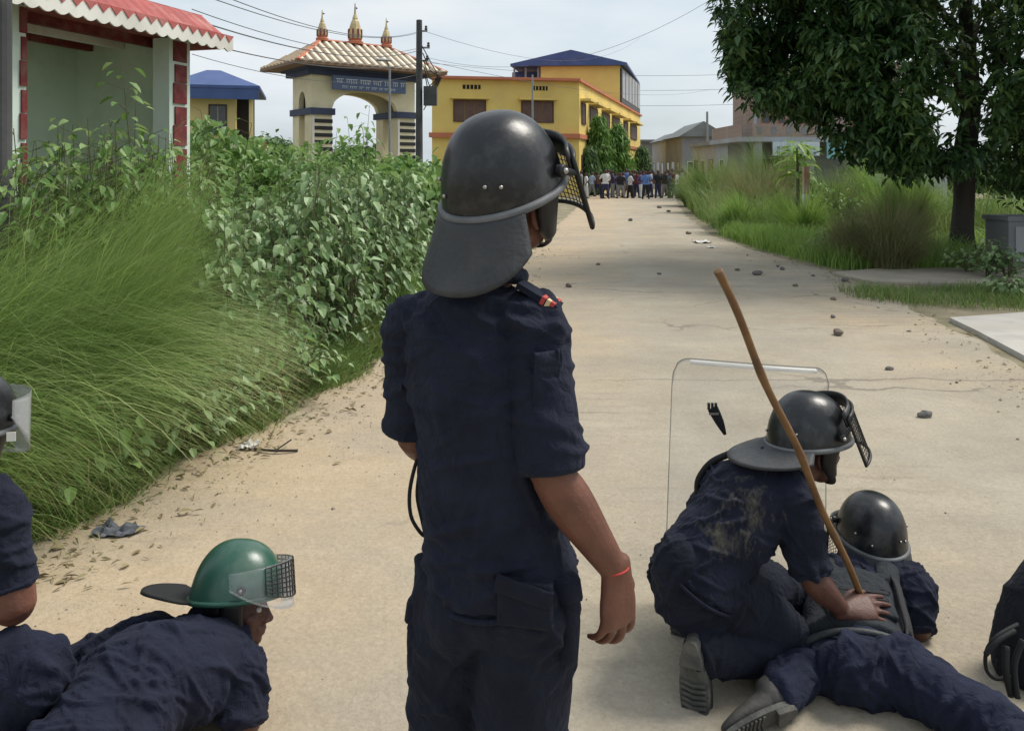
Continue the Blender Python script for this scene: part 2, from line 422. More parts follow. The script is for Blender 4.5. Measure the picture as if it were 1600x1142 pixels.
# ------------------------------------------------------------ materials of the place
def road_material():
    m, t, b, o = mat_new('weathered_concrete_road'); k = t.links.new
    b.inputs['Roughness'].default_value = 0.93; b.inputs['Specular IOR Level'].default_value = 0.15
    g = N(t, 'ShaderNodeNewGeometry'); pos = g.outputs['Position']
    def noise(sc, det=6, ro=0.6, st=(1, 1, 1), dist=0):
        mp = N(t, 'ShaderNodeMapping'); mp.inputs['Scale'].default_value = st
        k(pos, mp.inputs['Vector'])
        n = N(t, 'ShaderNodeTexNoise'); n.inputs['Scale'].default_value = sc; n.inputs['Detail'].default_value = det; n.inputs['Roughness'].default_value = ro; n.inputs['Distortion'].default_value = dist
        k(mp.outputs['Vector'], n.inputs['Vector']); return n.outputs['Fac']
    def ramp(x, a, c, ca=(0, 0, 0), cc=(1, 1, 1)):
        r = N(t, 'ShaderNodeValToRGB'); r.color_ramp.elements[0].position = a; r.color_ramp.elements[1].position = c
        r.color_ramp.elements[0].color = (*ca, 1); r.color_ramp.elements[1].color = (*cc, 1); k(x, r.inputs['Fac']); return r.outputs['Color']
    def mix(f, a, c, mode='MIX'):
        x = N(t, 'ShaderNodeMix', data_type='RGBA', blend_type=mode)
        for s, v in (('Factor', f), ('A', a), ('B', c)):
            if isinstance(v, (tuple, float, int)): x.inputs[s].default_value = (*v, 1) if isinstance(v, tuple) else v
            else: k(v, x.inputs[s])
        return x.outputs['Result']
    def math_(op, a, c, d=None, clamp=False):
        x = N(t, 'ShaderNodeMath', operation=op, use_clamp=clamp)
        for i, v in enumerate((a, c, d)):
            if v is None: continue
            if isinstance(v, (int, float)): x.inputs[i].default_value = v
            else: k(v, x.inputs[i])
        return x.outputs[0]
    sep = N(t, 'ShaderNodeSeparateXYZ'); k(pos, sep.inputs[0]); X, Y = sep.outputs['X'], sep.outputs['Y']
    base = ramp(noise(0.55, 8, 0.62), 0.34, 0.68, (0.32, 0.28, 0.215), (0.45, 0.395, 0.305))
    base = mix(math_('MULTIPLY', ramp(noise(1.5, 10, 0.74, (0.8, 1.1, 1)), 0.44, 0.70), 0.75), base, (0.255, 0.22, 0.17))
    # blown sand along the left shoulder and in drifts
    e = math_('MULTIPLY_ADD', Y, 0.16, -2.1)                        # about the left edge of the road
    d = math_('SUBTRACT', X, e)
    sandm = math_('MULTIPLY_ADD', d, -0.6, 1.25)
    sandm = math_('ADD', sandm, math_('MULTIPLY_ADD', noise(0.9, 7, 0.65), 1.7, -0.85), clamp=True)
    sand = ramp(noise(5, 8, 0.7), 0.3, 0.7, (0.43, 0.325, 0.21), (0.53, 0.41, 0.28))
    col = mix(math_('MULTIPLY', sandm, 0.85), base, sand)
    col = mix(math_('MULTIPLY', ramp(noise(0.35, 8, 0.68), 0.50, 0.70), 0.8), col, sand)
    # two paler wheel tracks worn along the road
    q = math_('SUBTRACT', X, math_('MULTIPLY_ADD', Y, 0.115, 0.55))
    q = math_('ADD', q, math_('MULTIPLY_ADD', noise(0.5, 4), 0.8, -0.4))
    tr_ = math_('ADD', ramp(math_('ABSOLUTE', q, 0), 0.12, 0.42, (1, 1, 1), (0, 0, 0)), ramp(math_('ABSOLUTE', math_('SUBTRACT', q, 1.55), 0), 0.12, 0.42, (1, 1, 1), (0, 0, 0)), clamp=True)
    col = mix(math_('MULTIPLY', math_('MULTIPLY', tr_, ramp(noise(1.1, 6, 0.7), 0.4, 0.62)), 0.5), col, (0.40, 0.365, 0.30))
    # grey worn band where the concrete shows
    gr = math_('MULTIPLY', ramp(noise(0.7, 7, 0.65, (0.6, 1, 1)), 0.46, 0.66), 0.7)
    col = mix(gr, col, (0.30, 0.275, 0.235))
    # broom and wear grooves across the lane
    wv = N(t, 'ShaderNodeTexWave', wave_type='BANDS', bands_direction='Y'); wv.inputs['Scale'].default_value = 1.9; wv.inputs['Distortion'].default_value = 3.2; wv.inputs['Detail'].default_value = 6; wv.inputs['Detail Scale'].default_value = 1.6; wv.inputs['Detail Roughness'].default_value = 0.68
    k(pos, wv.inputs['Vector'])
    gm = math_('MULTIPLY', ramp(noise(0.32, 4, 0.6, (1, 0.8, 1)), 0.50, 0.62), ramp(noise(2.1, 5, 0.7, (0.7, 2.2, 1)), 0.40, 0.58))
    groove = math_('MULTIPLY', ramp(wv.outputs['Fac'], 0.75, 0.98), gm)
    col = mix(math_('MULTIPLY', groove, 0.62), col, (0.20, 0.17, 0.13))
    # cracks
    vo = N(t, 'ShaderNodeTexVoronoi', feature='DISTANCE_TO_EDGE'); vo.inputs['Scale'].default_value = 0.42
    wp = N(t, 'ShaderNodeTexNoise'); wp.inputs['Scale'].default_value = 1.8; wp.inputs['Detail'].default_value = 8
    k(pos, wp.inputs['Vector'])
    wa = N(t, 'ShaderNodeVectorMath', operation='ADD'); k(pos, wa.inputs[0])
    ws = N(t, 'ShaderNodeVectorMath', operation='SCALE'); ws.inputs['Scale'].default_value = 0.7; k(wp.outputs['Color'], ws.inputs[0]); k(ws.outputs['Vector'], wa.inputs[1])
    k(wa.outputs['Vector'], vo.inputs['Vector'])
    crack = math_('MULTIPLY', ramp(vo.outputs['Distance'], 0.004, 0.012, (1, 1, 1), (0, 0, 0)), ramp(noise(0.5, 3), 0.5, 0.62))
    for jy in (6.42, 11.6, 16.5):                                   # cast joints across the slab
        jl = math_('ABSOLUTE', math_('ADD', math_('SUBTRACT', Y, jy), math_('MULTIPLY_ADD', noise(1.3, 6, 0.7), 0.34, -0.17)), 0)
        crack = math_('ADD', crack, math_('MULTIPLY', ramp(jl, 0.010, 0.030, (1, 1, 1), (0, 0, 0)), ramp(noise(0.7, 5, 0.6, (1, 1, 1)), 0.42, 0.58)), clamp=True)
    # pebbles and specks
    sp = N(t, 'ShaderNodeTexVoronoi'); sp.inputs['Scale'].default_value = 34; k(pos, sp.inputs['Vector'])
    sp2 = N(t, 'ShaderNodeTexVoronoi'); sp2.inputs['Scale'].default_value = 95; k(pos, sp2.inputs['Vector'])
    speck = math_('MULTIPLY', math_('ADD', ramp(sp.outputs['Distance'], 0.10, 0.2, (1, 1, 1), (0, 0, 0)), ramp(sp2.outputs['Distance'], 0.18, 0.32, (1, 1, 1), (0, 0, 0)), clamp=True), ramp(noise(0.8, 7, 0.7), 0.42, 0.62))
    col = mix(math_('MULTIPLY', speck, 0.5), col, (0.15, 0.13, 0.11))
    fine = noise(55, 5, 0.75)
    col = mix(ramp(fine, 0.3, 0.7), mix(0.3, col, (0.16, 0.135, 0.10)), mix(0.14, col, (0.7, 0.6, 0.46)))
    col = mix(math_('MULTIPLY', crack, 0.6), col, (0.14, 0.12, 0.10))
    k(col, b.inputs['Base Color'])
    h = math_('ADD', math_('MULTIPLY', fine, 0.5), math_('MULTIPLY', noise(9, 6, 0.65), 1.2))
    h = math_('SUBTRACT', h, math_('MULTIPLY', crack, 0.8)); h = math_('SUBTRACT', h, math_('MULTIPLY', groove, 0.45))
    bp = N(t, 'ShaderNodeBump'); bp.inputs['Strength'].default_value = 0.6; bp.inputs['Distance'].default_value = 0.012
    k(h, bp.inputs['Height']); k(bp.outputs['Normal'], b.inputs['Normal'])
    return m
M_road = road_material()
M_soil = mat('soil', (0.30, 0.25, 0.17), 0.95, (0.16, 0.14, 0.085), 1.6, 9, 0.6, 30, dirt=(0.09, 0.11, 0.045), dscale=1.1, damt=0.7)
M_conc = mat('pale_concrete', (0.50, 0.48, 0.44), 0.9, (0.38, 0.36, 0.33), 3, 8, 0.4, 50, dirt=(0.3, 0.26, 0.2), damt=0.6)
M_yellow = mat('yellow_paint', (0.74, 0.57, 0.17), 0.8, (0.66, 0.49, 0.15), 0.5, 6, dirt=(0.45, 0.33, 0.14), dscale=0.35, damt=0.45)
M_yellow2 = mat('pale_yellow_paint', (0.72, 0.58, 0.26), 0.8, (0.64, 0.50, 0.22), 0.7, 6, dirt=(0.5, 0.42, 0.25), damt=0.4)
M_cream = mat('cream_paint', (0.74, 0.67, 0.46), 0.8, (0.66, 0.59, 0.40), 0.8, 6, dirt=(0.4, 0.36, 0.26), damt=0.4)
M_redband = mat('red_oxide_band', (0.50, 0.17, 0.09), 0.8, (0.42, 0.15, 0.09), 1, 5)
M_brown = mat('brown_shutter', (0.085, 0.045, 0.035), 0.6, (0.06, 0.035, 0.03), 3, 4)
M_frame = mat('dark_window_frame', (0.05, 0.04, 0.035), 0.5)
M_blue = mat('blue_sheet_roof', (0.06, 0.10, 0.26), 0.5, (0.045, 0.08, 0.21), 1.5, 5)
M_dblue = mat('navy_trim', (0.05, 0.065, 0.12), 0.7, (0.04, 0.05, 0.09), 2, 5)
M_black = mat('black_paint', (0.02, 0.02, 0.022), 0.6)
M_white = mat('white_paint', (0.74, 0.73, 0.68), 0.75, (0.64, 0.63, 0.58), 2, 6, dirt=(0.4, 0.38, 0.33), damt=0.5)
M_mint = mat('mint_paint', (0.58, 0.70, 0.55), 0.8, (0.52, 0.64, 0.50), 1, 6, dirt=(0.32, 0.38, 0.28), damt=0.5)
M_mintw = mat('pale_mint_paint', (0.66, 0.76, 0.68), 0.8, (0.58, 0.68, 0.6), 1, 6, dirt=(0.42, 0.48, 0.4), damt=0.5)
M_red = mat('weathered_red_paint', (0.42, 0.10, 0.09), 0.75, (0.32, 0.08, 0.075), 5, 6, dirt=(0.5, 0.3, 0.26), dscale=4, damt=0.6)
M_dred = mat('dark_red_paint', (0.20, 0.03, 0.033), 0.75, (0.13, 0.022, 0.022), 9, 7, dirt=(0.28, 0.16, 0.13), dscale=6, damt=0.6)
M_tile = mat('cream_roof_rib', (0.74, 0.68, 0.54), 0.7, (0.62, 0.55, 0.42), 3, 5)
M_tile2 = mat('brown_roof_tile', (0.20, 0.135, 0.09), 0.75, (0.2, 0.12, 0.08), 3, 5)
M_gold = mat('gilded_cream', (0.55, 0.45, 0.24), 0.5, (0.38, 0.28, 0.14), 4, 4)
M_pole = mat('dark_pole_concrete', (0.085, 0.085, 0.085), 0.85, (0.05, 0.05, 0.052), 2, 6, 0.3, 20)
M_steel = mat('grey_steel', (0.28, 0.29, 0.30), 0.5, metal=0.3)
M_wire = mat('wire', (0.10, 0.10, 0.11), 0.6)
M_grey = mat('grey_render', (0.25, 0.27, 0.30), 0.9, (0.22, 0.22, 0.225), 0.6, 6, dirt=(0.16, 0.16, 0.16), damt=0.5)
M_grey2 = mat('pale_grey_render', (0.38, 0.41, 0.45), 0.9, (0.34, 0.33, 0.33), 0.6, 6)
M_roofg = mat('grey_tin_roof', (0.20, 0.215, 0.22), 0.6, (0.13, 0.145, 0.15), 0.8, 5)
def brick_mat():
    m, t, b, o = mat_new('raw_brick'); k = t.links.new
    b.inputs['Roughness'].default_value = 0.9
    tcn = N(t, 'ShaderNodeTexCoord'); mp = N(t, 'ShaderNodeMapping'); mp.inputs['Rotation'].default_value = (R(90), 0, 0); k(tcn.outputs['Object'], mp.inputs['Vector'])
    br = N(t, 'ShaderNodeTexBrick'); br.inputs['Scale'].default_value = 4; br.inputs['Color1'].default_value = (0.36, 0.25, 0.205, 1); br.inputs['Color2'].default_value = (0.27, 0.20, 0.17, 1); br.inputs['Mortar'].default_value = (0.36, 0.31, 0.27, 1)
    k(mp.outputs['Vector'], br.inputs['Vector']); k(br.outputs['Color'], b.inputs['Base Color']); return m
M_brick = brick_mat()
M_sign = mat('blue_sign', (0.10, 0.14, 0.24), 0.6, (0.085, 0.12, 0.21), 4, 4)
M_signw = mat('white_lettering', (0.62, 0.66, 0.72), 0.7)
M_signp = mat('pale_sign', (0.62, 0.68, 0.72), 0.6, (0.52, 0.60, 0.66), 3, 4)
M_cyan = mat('cyan_sign', (0.22, 0.48, 0.52), 0.6)
M_dark = mat('dark_interior_shade', (0.02, 0.018, 0.016), 0.9)  # near-black colour standing in for the shade inside openings
M_glass = mat('window_glass', (0.035, 0.04, 0.045), 0.12, spec=0.6)
M_bark = mat('bark', (0.065, 0.055, 0.045), 0.95, (0.03, 0.026, 0.022), 5, 8, 1.0, 16, stretch=(1, 1, 0.3))
M_stem = mat('green_stem', (0.10, 0.13, 0.05), 0.7, (0.09, 0.075, 0.04), 6, 4)

# ------------------------------------------------------------ ground and road
def left_edge(Y):
    return float(np.interp(Y, [0.3, 2.5, 3.56, 4.2, 5.5, 7.1, 11, 22, 45, 80], [-2.75, -2.4, -2.12, -1.97, -1.55, -1.12, -0.45, 1.0, 4.0, 9.5]))
def right_edge(Y):
    return float(np.interp(Y, [0.3, 6.86, 8.35, 10.4, 13.4, 17, 20.5, 29, 40, 55, 80], [4.25, 4.3, 4.55, 4.9, 5.2, 5.0, 5.05, 6.2, 8.1, 11, 17]))
g = MB(); g.add([(-500, -60, 0), (500, -60, 0), (500, 900, 0), (-500, 900, 0)], [(0, 1, 2, 3)])
tag(g.build('ground', M_soil), kind='structure')
rows = list(np.concatenate([np.arange(-1.5, 30, 0.12), np.arange(30, 80, 0.6)]))
g = MB(); NU = 40
for Y in rows:
    a = left_edge(Y) + 0.16 * mnoise.noise(V((3.1, Y * 1.3, 0))) + 0.07 * mnoise.noise(V((9.1, Y * 5, 0)))
    b_ = right_edge(Y) + 0.16 * mnoise.noise(V((5.1, Y * 1.2, 4))) + 0.07 * mnoise.noise(V((1.1, Y * 5, 7)))
    for i in range(NU + 1):
        x = a + (b_ - a) * i / NU
        z = 0.006 + 0.006 * (mnoise.noise(V((x * 1.3, Y * 1.3, 1))) + 1)
        if i in (0, NU): z = 0.002
        g.v.append(V((x, Y, z)))
for j in range(len(rows) - 1):
    for i in range(NU):
        q = j * (NU + 1) + i
        g.f.append((q, q + 1, q + NU + 2, q + NU + 1))
tag(g.build('road', M_road, smooth=True), kind='structure')
# pale slab and the apron under the tree
def slab(name, pts, z0, z1, m=None):
    g = MB(); g.prism(pts, z0, z1)
    return tag(g.build(name, m or M_conc), kind='structure')
slab('pavement', [(4.78, 8.95), (4.66, 8.2), (4.42, 7.0), (4.34, 5.6), (9.0, 5.2), (9.4, 9.2), (6.0, 9.35)], -0.05, 0.05)
slab('path', [(5.1, 13.1), (5.25, 12.0), (6.9, 11.7), (9.5, 12.4), (9.8, 13.6), (6.6, 13.9)], -0.05, 0.03, mat('sandy_concrete', (.40, .35, .275), .92, (.31, .275, .225), 2, 8, .4, 50))

# ------------------------------------------------------------ roadside shelter (left)
def frame2(ox, oy, ux, uy, z=0):
    l = math.hypot(ux, uy); ux /= l; uy /= l
    return Matrix(((ux, -uy, 0, ox), (uy, ux, 0, oy), (0, 0, 1, z), (0, 0, 0, 1)))
F = frame2(-4.385, 7.10, 0.294, 0.956)          # x along the front, y into the shelter
sh = thing('roadside_shelter', F @ V((0, 0, 0)), 'open fronted mint green shelter with red canopy and white scalloped fringe', 'shelter')
g = MB(F); g.box(-3.0, 2.38, 1.5, 1.62, 0, 3.15); g.build('back_wall', M_mint, sh)
g = MB(F); g.box(2.26, 2.38, 0.22, 1.5, 0, 3.15); g.build('side_wall', M_mint, sh)
for s0, s1 in ((2.04, 2.38), (-0.12, 0.20)):
    g = MB(F); g.box(s0, s1, 0, 0.22, 0, 3.12); p = g.build('pillar', M_mintw, sh)
    for i in range(13):
        wdt = 0.17 if i % 2 else 0.215
        c = (s0 + s1) / 2 + (-.005 if s0 > 1 else 0.06)
        a_, b_ = (c - wdt / 2, c + .1) if s0 > 1 else (s1 - wdt * .32, s1 - .002)
        g = MB(F); g.box(a_, b_, -0.02, 0.0, 0.05 + i * 0.235, 0.05 + i * 0.235 + (0.225 if i % 2 == 0 else 0.2)); g.build('quoin', M_dred, p)
g = MB(F); g.box(-3.0, 2.5, -0.15, 1.7, 3.15, 3.22); g.build('ceiling', M_red, sh)
for y in (0.35, 0.8, 1.25):
    g = MB(F); g.box(-3.0, 2.25, y, y + 0.07, 3.05, 3.148); g.build('ceiling_beam', M_white if y == 0.8 else M_dred, sh)
# canopy: a steep ribbed red face, scalloped white fringe
g = MB(F)
n = 140; x0, x1 = -3.0, 2.62
g.grid(lambda u, v: (x0 + (x1 - x0) * u, -0.36 + 0.36 * v + 0.02 * (1 if int(u * n) % 4 < 2 else 0), 3.16 + 0.30 * v), n, 4, 0.03)
g.box(x0, x1, 0.02, 1.8, 3.42, 3.47)
c_ = g.build('canopy', M_red, sh)
g = MB(F); vs = [(x, y, z) for x in (x1 - .03, x1 - .002) for y, z in ((-.35, 3.06), (-.35, 3.17), (.0, 3.44), (1.75, 3.44), (1.75, 3.06))]; g.add(vs, [(4, 3, 2, 1, 0), (5, 6, 7, 8, 9)] + [(i, (i + 1) % 5, 5 + (i + 1) % 5, 5 + i) for i in range(5)]); g.build('canopy_end', M_red, sh)
g = MB(F); g.grid(lambda u, v: (x0 + (x1 - x0) * u, -0.385, 3.175 - v * (0.125 + 0.035 * abs(math.sin(u * math.pi * 36)))), 36 * 6, 1, 0.02); g.build('fringe', M_white, c_)
g = MB(F)
for i in range(36):
    a = x0 + (x1 - x0) * i / 36; d = (x1 - x0) / 36
    g.add([(a, -0.415, 3.20), (a + d, -0.415, 3.20), (a + d / 2, -0.415, 3.12), (a, -0.406, 3.20), (a + d, -0.406, 3.20), (a + d / 2, -0.406, 3.12)], [(0, 2, 1), (3, 4, 5), (0, 1, 4, 3), (1, 2, 5, 4), (2, 0, 3, 5)])
g.build('fringe_tooth', M_red, c_)
# thick dark pole at the frame's left edge
g = MB(); c = P(1, 267, 5.9); g.lathe([(0.075, 0), (0.07, 5.6), (0.02, 5.62)], (c.x, c.y, 0), 14)
tag(g.build('utility_pole', M_pole), 'dark weathered post standing before the mint shelter at far left', 'pole')

# ------------------------------------------------------------ small yellow house with blue roof
def windowpart(parent, F, u0, u1, z0, z1, y=0.0, fm=None, panes=2, gm=None, proud=0.03):
    g = MB(F); fr = 0.06
    g.box(u0, u1, y - proud, y + 0.02, z0, z0 + fr); g.box(u0, u1, y - proud, y + 0.02, z1 - fr, z1)
    g.box(u0, u0 + fr, y - proud, y + 0.02, z0 + fr, z1 - fr); g.box(u1 - fr, u1, y - proud, y + 0.02, z0 + fr, z1 - fr)
    f = g.build('window', fm or M_frame, parent)
    wd = (u1 - u0 - 2 * fr) / panes
    for i in range(panes):
        g = MB(F); a = u0 + fr + wd * i; g.box(a + 0.015, a + wd - 0.015, y - proud * 0.55, y - 0.002, z0 + fr, z1 - fr); g.build('pane', gm or M_glass, f)
    return f
Y0 = 30.0; s = FPX / Y0
xp = lambda px, Y=30.0: (px - 800) * Y / FPX
zp = lambda py, Y=30.0: EYE - (py - HORIZON) * Y / FPX
F = frame2(xp(285), Y0, 1, 0.25)
hs = thing('small_house', F @ V((0, 0, 0)), 'small yellow house with blue sheet roof seen behind the mint shelter', 'house')
g = MB(F); g.box(0, 1.85, 0, 3.5, 0, 4.6); g.build('wall', M_yellow2, hs)
g = MB(F)
x0, x1, y0, y1 = -0.5, 2.75, -0.7, 4.2
g.add([(x0, y0, 4.75), (x1, y0, 4.75), (x1, y1, 4.75), (x0, y1, 4.75), (0.7, 1.2, 5.5), (1.2, 1.2, 5.5), (1.2, 2.4, 5.5), (0.7, 2.4, 5.5),
       (x0, y0, 4.64), (x1, y0, 4.64), (x1, y1, 4.64), (x0, y1, 4.64)],
      [(0, 1, 5, 4), (1, 2, 6, 5), (2, 3, 7, 6), (3, 0, 4, 7), (4, 5, 6, 7), (8, 9, 1, 0), (9, 10, 2, 1), (10, 11, 3, 2), (11, 8, 0, 3), (11, 10, 9, 8)])
g.build('roof', M_blue, hs)
g = MB(F); g.box(x0 + 0.05, x1 - 0.05, y0 + 0.02, y0 + 0.08, 4.25, 4.63); g.build('fascia', M_blue, hs)
for a in (2.35,):
    g = MB(F); g.box(a, a + 0.14, -0.35, -0.2, 2.7, 4.63); g.build('post', M_yellow2, hs)
g = MB(F); g.box(1.85, 2.35, 0.6, 3.0, 2.7, 4.63); g.build('porch_shade_block', M_dark, hs)  # solid near-black block painted in for the shade of the open porch
windowpart(hs, F, 0.9, 1.55, 2.95, 4.1, 0)
g = MB(F); g.box(0.2, 2.9, -0.3, -0.003, 0, 2.65); g.box(1.855, 2.9, 0.002, 2.9, 0, 2.64); ex = g.build('annex', mat('dusty_pink_paint', (0.62, 0.52, 0.42), 0.85, (0.52, 0.42, 0.34)), hs)
g = MB(F); g.box(2.05, 2.95, -0.42, -0.304, 2.45, 2.7); g.build('ledge', M_redband, hs)
windowpart(hs, F, 2.2, 2.7, 1.85, 2.3, -0.3, panes=1)

# ------------------------------------------------------------ gateway
F = frame2(-9.05, 37.0, 0.788, 0.616)
gt = thing('entrance_gateway', F @ V((0, 0, 0)), 'cream gateway arch with striped tile roof and three spires', 'gateway')
W = 5.41
def arch_panel(mb, F, along, u0, u1, z0, z1, a0, a1, zs, zt, t0, t1, n=28):
    """wall with an arched opening; along='u' runs in x, 'v' runs in y"""
    us = sorted(set([u0, a0 - 1e-4, u1, a1 + 1e-4] + [a0 + (a1 - a0) * i / n for i in range(n + 1)]))
    us = [u for u in us if u0 <= u <= u1]
    def bot(u):
        if u < a0 or u > a1: return z0
        q = (u - (a0 + a1) / 2) / ((a1 - a0) / 2)
        return zs + (zt - zs) * math.sqrt(max(0, 1 - q * q))
    vs = []; fs = []
    for u in us:
        for (t, z) in ((t0, bot(u)), (t0, z1), (t1, z1), (t1, bot(u))):
            vs.append((u, t, z) if along == 'u' else (t, u, z))
    for i in range(len(us) - 1):
        for k in range(4):
            a = i * 4 + k; b = i * 4 + (k + 1) % 4
            fs.append((a, b, b + 4, a + 4))
    e = (len(us) - 1) * 4
    fs.append((0, 1, 2, 3)); fs.append((e, e + 3, e + 2, e + 1))
    mb.add(vs, fs)
for u0, u1 in ((0, 1.0), (4.42, W)):
    for v0, v1 in ((0, 0.75), (1.4, 2.1)):
        g = MB(F); g.box(u0, u1, v0, v1, 0, 4.2); p = g.build('pillar', M_cream, gt)
        if v0 == 0:
            for i in range(9):
                z = 4.0 - i * 0.32
                g = MB(F); g.box(u0 + 0.12, u1 + 0.02, -0.03, -0.002, z - 0.17, z); g.build('stripe', M_black, p)
            g = MB(F); g.box(u0 + 0.02, u0 + 0.12, -0.04, -0.002, 0.1, 4.15); g.build('edge_trim', M_white, p)
    g = MB(F); g.box(u0 - 0.1, u1 + 0.1, -0.14, 2.24, 4.2, 4.5); g.build('capital', M_dblue, gt)
for t0, t1, nm in ((0, 0.3, 'front_arch'), (1.8, 2.1, 'rear_arch')):
    g = MB(F); arch_panel(g, F, 'u', 0, W, 4.5, 6.0, 1.0, 4.42, 4.5, 5.35, t0, t1); g.build(nm, M_cream, gt)
for t0, t1 in ((0, 0.25), (W - 0.25, W)):
    g = MB(F); arch_panel(g, F, 'v', 0.303, 1.797, 4.5, 6.0, 0.65, 1.45, 4.55, 5.3, t0 + 0.002, t1 - 0.002); g.build('side_arch', M_cream, gt)
g = MB(F); g.box(0.5, 0.6, 0.31, 1.79, 4.5, 5.9); g.build('arch_shade_panel', M_dark, gt)  # dark sheet behind the side arch, its shade put in as colour
g = MB(F); g.box(-0.25, W + 0.25, -0.25, 2.35, 6.0, 6.22); g.box(-0.42, W + 0.42, -0.42, 2.52, 6.22, 6.42); g.build('entablature', M_dblue, gt)
# roof
g = MB(F); ex = 1.15; zb, zt = 6.45, 7.75
A = [(-ex, -ex), (W + ex, -ex), (W + ex, 2.1 + ex), (-ex, 2.1 + ex)]
rx0, rx1, ry = 0.9, W - 0.9, 1.05
g.add([(x, y, zb) for x, y in A] + [(x, y, zb - 0.12) for x, y in A] + [(rx0, ry, zt), (rx1, ry, zt)],
      [(0, 1, 9, 8), (1, 2, 9), (2, 3, 8, 9), (3, 0, 8), (4, 5, 1, 0), (5, 6, 2, 1), (6, 7, 3, 2), (7, 4, 0, 3), (7, 6, 5, 4)])
rf = g.build('roof', M_tile2, gt)
def rib(p, q, wd, m):
    p = V(p); q = V(q); d = (q - p).normalized(); sx = d.cross(V((0, 0, 1))).normalized(); up = sx.cross(d)
    g = MB(F); vs = []
    for e in (p, q):
        for a, b in ((-1, 0), (1, 0), (0.6, 1), (-0.6, 1)):
            vs.append(e + sx * wd * a + up * 0.07 * b + up * 0.004)
    g.add(vs, [(3, 2, 1, 0), (4, 5, 6, 7), (0, 1, 5, 4), (1, 2, 6, 5), (2, 3, 7, 6), (3, 0, 4, 7)])
    return g.build('roof_rib', m, rf)
n = 19
for i in range(n):
    u = -ex + (W + 2 * ex) * (i + 0.5) / n
    if u < rx0: f = (u + ex) / (rx0 + ex)
    elif u > rx1: f = (W + ex - u) / (W + ex - rx1)
    else: f = 1
    f = max(f, 0.08)
    rib((u, -ex - 0.02, zb), (u, -ex + (ry + ex) * f * 0.99, zb + (zt - zb) * f * 0.99), 0.115, M_tile)
for i in range(11):
    v = -ex + (2.1 + 2 * ex) * (i + 0.5) / 11
    f = 1 - abs(v - ry) / (ry + ex); f = max(f, 0.08)
    rib((-ex, v, zb), (-ex + (rx0 + ex) * f * 0.99, v, zb + (zt - zb) * f * 0.99), 0.1, mat('tan_roof_tile', (0.46, 0.36, 0.24), 0.8) if i == 0 else bpy.data.materials['tan_roof_tile'])
for p, q in (((-ex, -ex, zb), (rx0, ry, zt)), ((W + ex, -ex, zb), (rx1, ry, zt)), ((rx0, ry, zt), (rx1, ry, zt))):
    rib(p, q, 0.13, M_redband)
for u, sc in ((rx0 + 0.1, 0.82), (W / 2, 1.12), (rx1 - 0.1, 0.82)):
    g = MB(F); g.lathe([(0.34 * sc, 0), (0.36 * sc, 0.12), (0.26 * sc, 0.16), (0.30 * sc, 0.24)], (u, ry, zt - 0.02), 16); sp = g.build('spire', M_redband, gt)
    g = MB(F); g.lathe([(0.27 * sc, 0.22 * sc), (0.30 * sc, 0.4 * sc), (0.27 * sc, 0.62 * sc), (0.17 * sc, 0.95 * sc), (0.11 * sc, 1.05 * sc), (0.12 * sc, 1.1 * sc), (0.05 * sc, 1.3 * sc), (0.02 * sc, 1.75 * sc)], (u, ry, zt), 10); g.build('dome', M_gold, sp)
    g = MB(F)
    for k in range(8):
        a = k * math.pi / 4; g.box(u + 0.29 * sc * math.cos(a) - 0.03, u + 0.29 * sc * math.cos(a) + 0.03, ry + 0.29 * sc * math.sin(a) - 0.03, ry + 0.29 * sc * math.sin(a) + 0.03, zt + 0.24 * sc, zt + 0.62 * sc)
    g.build('rib_trim', M_dred, sp)
    g = MB(F); g.add([(u, ry, zt + 1.62 * sc), (u + 0.16, ry, zt + 1.55 * sc), (u, ry, zt + 1.46 * sc), (u, ry + 0.02, zt + 1.62 * sc), (u + 0.16, ry + 0.02, zt + 1.55 * sc), (u, ry + 0.02, zt + 1.46 * sc)], [(0, 2, 1), (3, 4, 5), (0, 1, 4, 3), (1, 2, 5, 4), (2, 0, 3, 5)]); g.build('pennant', M_blue, sp)
g = MB(F); g.box(0.85, 4.65, -0.42, -0.3, 5.35, 6.0); sg = g.build('sign_board', M_sign, gt)
g = MB(F); rr = random.Random(3)
u = 1.0
while u < 4.4:                                        # a worn line of hanging-bar script
    wl = rr.uniform(0.3, 0.62); z = 5.83
    g.box(u, u + wl, -0.435, -0.421, z, z + 0.03)
    x = u + 0.05
    while x < u + wl - 0.04:
        hgt = rr.uniform(0.14, 0.2); g.box(x, x + 0.028, -0.435, -0.421, z - hgt, z - 0.001)
        if rr.random() < 0.7: g.box(x + 0.03, x + 0.075, -0.435, -0.421, z - hgt * 0.75, z - hgt * 0.75 + 0.03)
        x += rr.uniform(0.09, 0.13)
    u += wl + 0.1
u = 1.3
while u < 4.1:
    wl = rr.uniform(0.2, 0.4); g.box(u, u + wl, -0.435, -0.421, 5.52, 5.54)
    for q in range(int(wl / 0.09)): g.box(u + 0.03 + q * 0.09, u + 0.05 + q * 0.09, -0.435, -0.421, 5.43, 5.519)
    u += wl + 0.08
g.build('lettering', M_signw, sg)

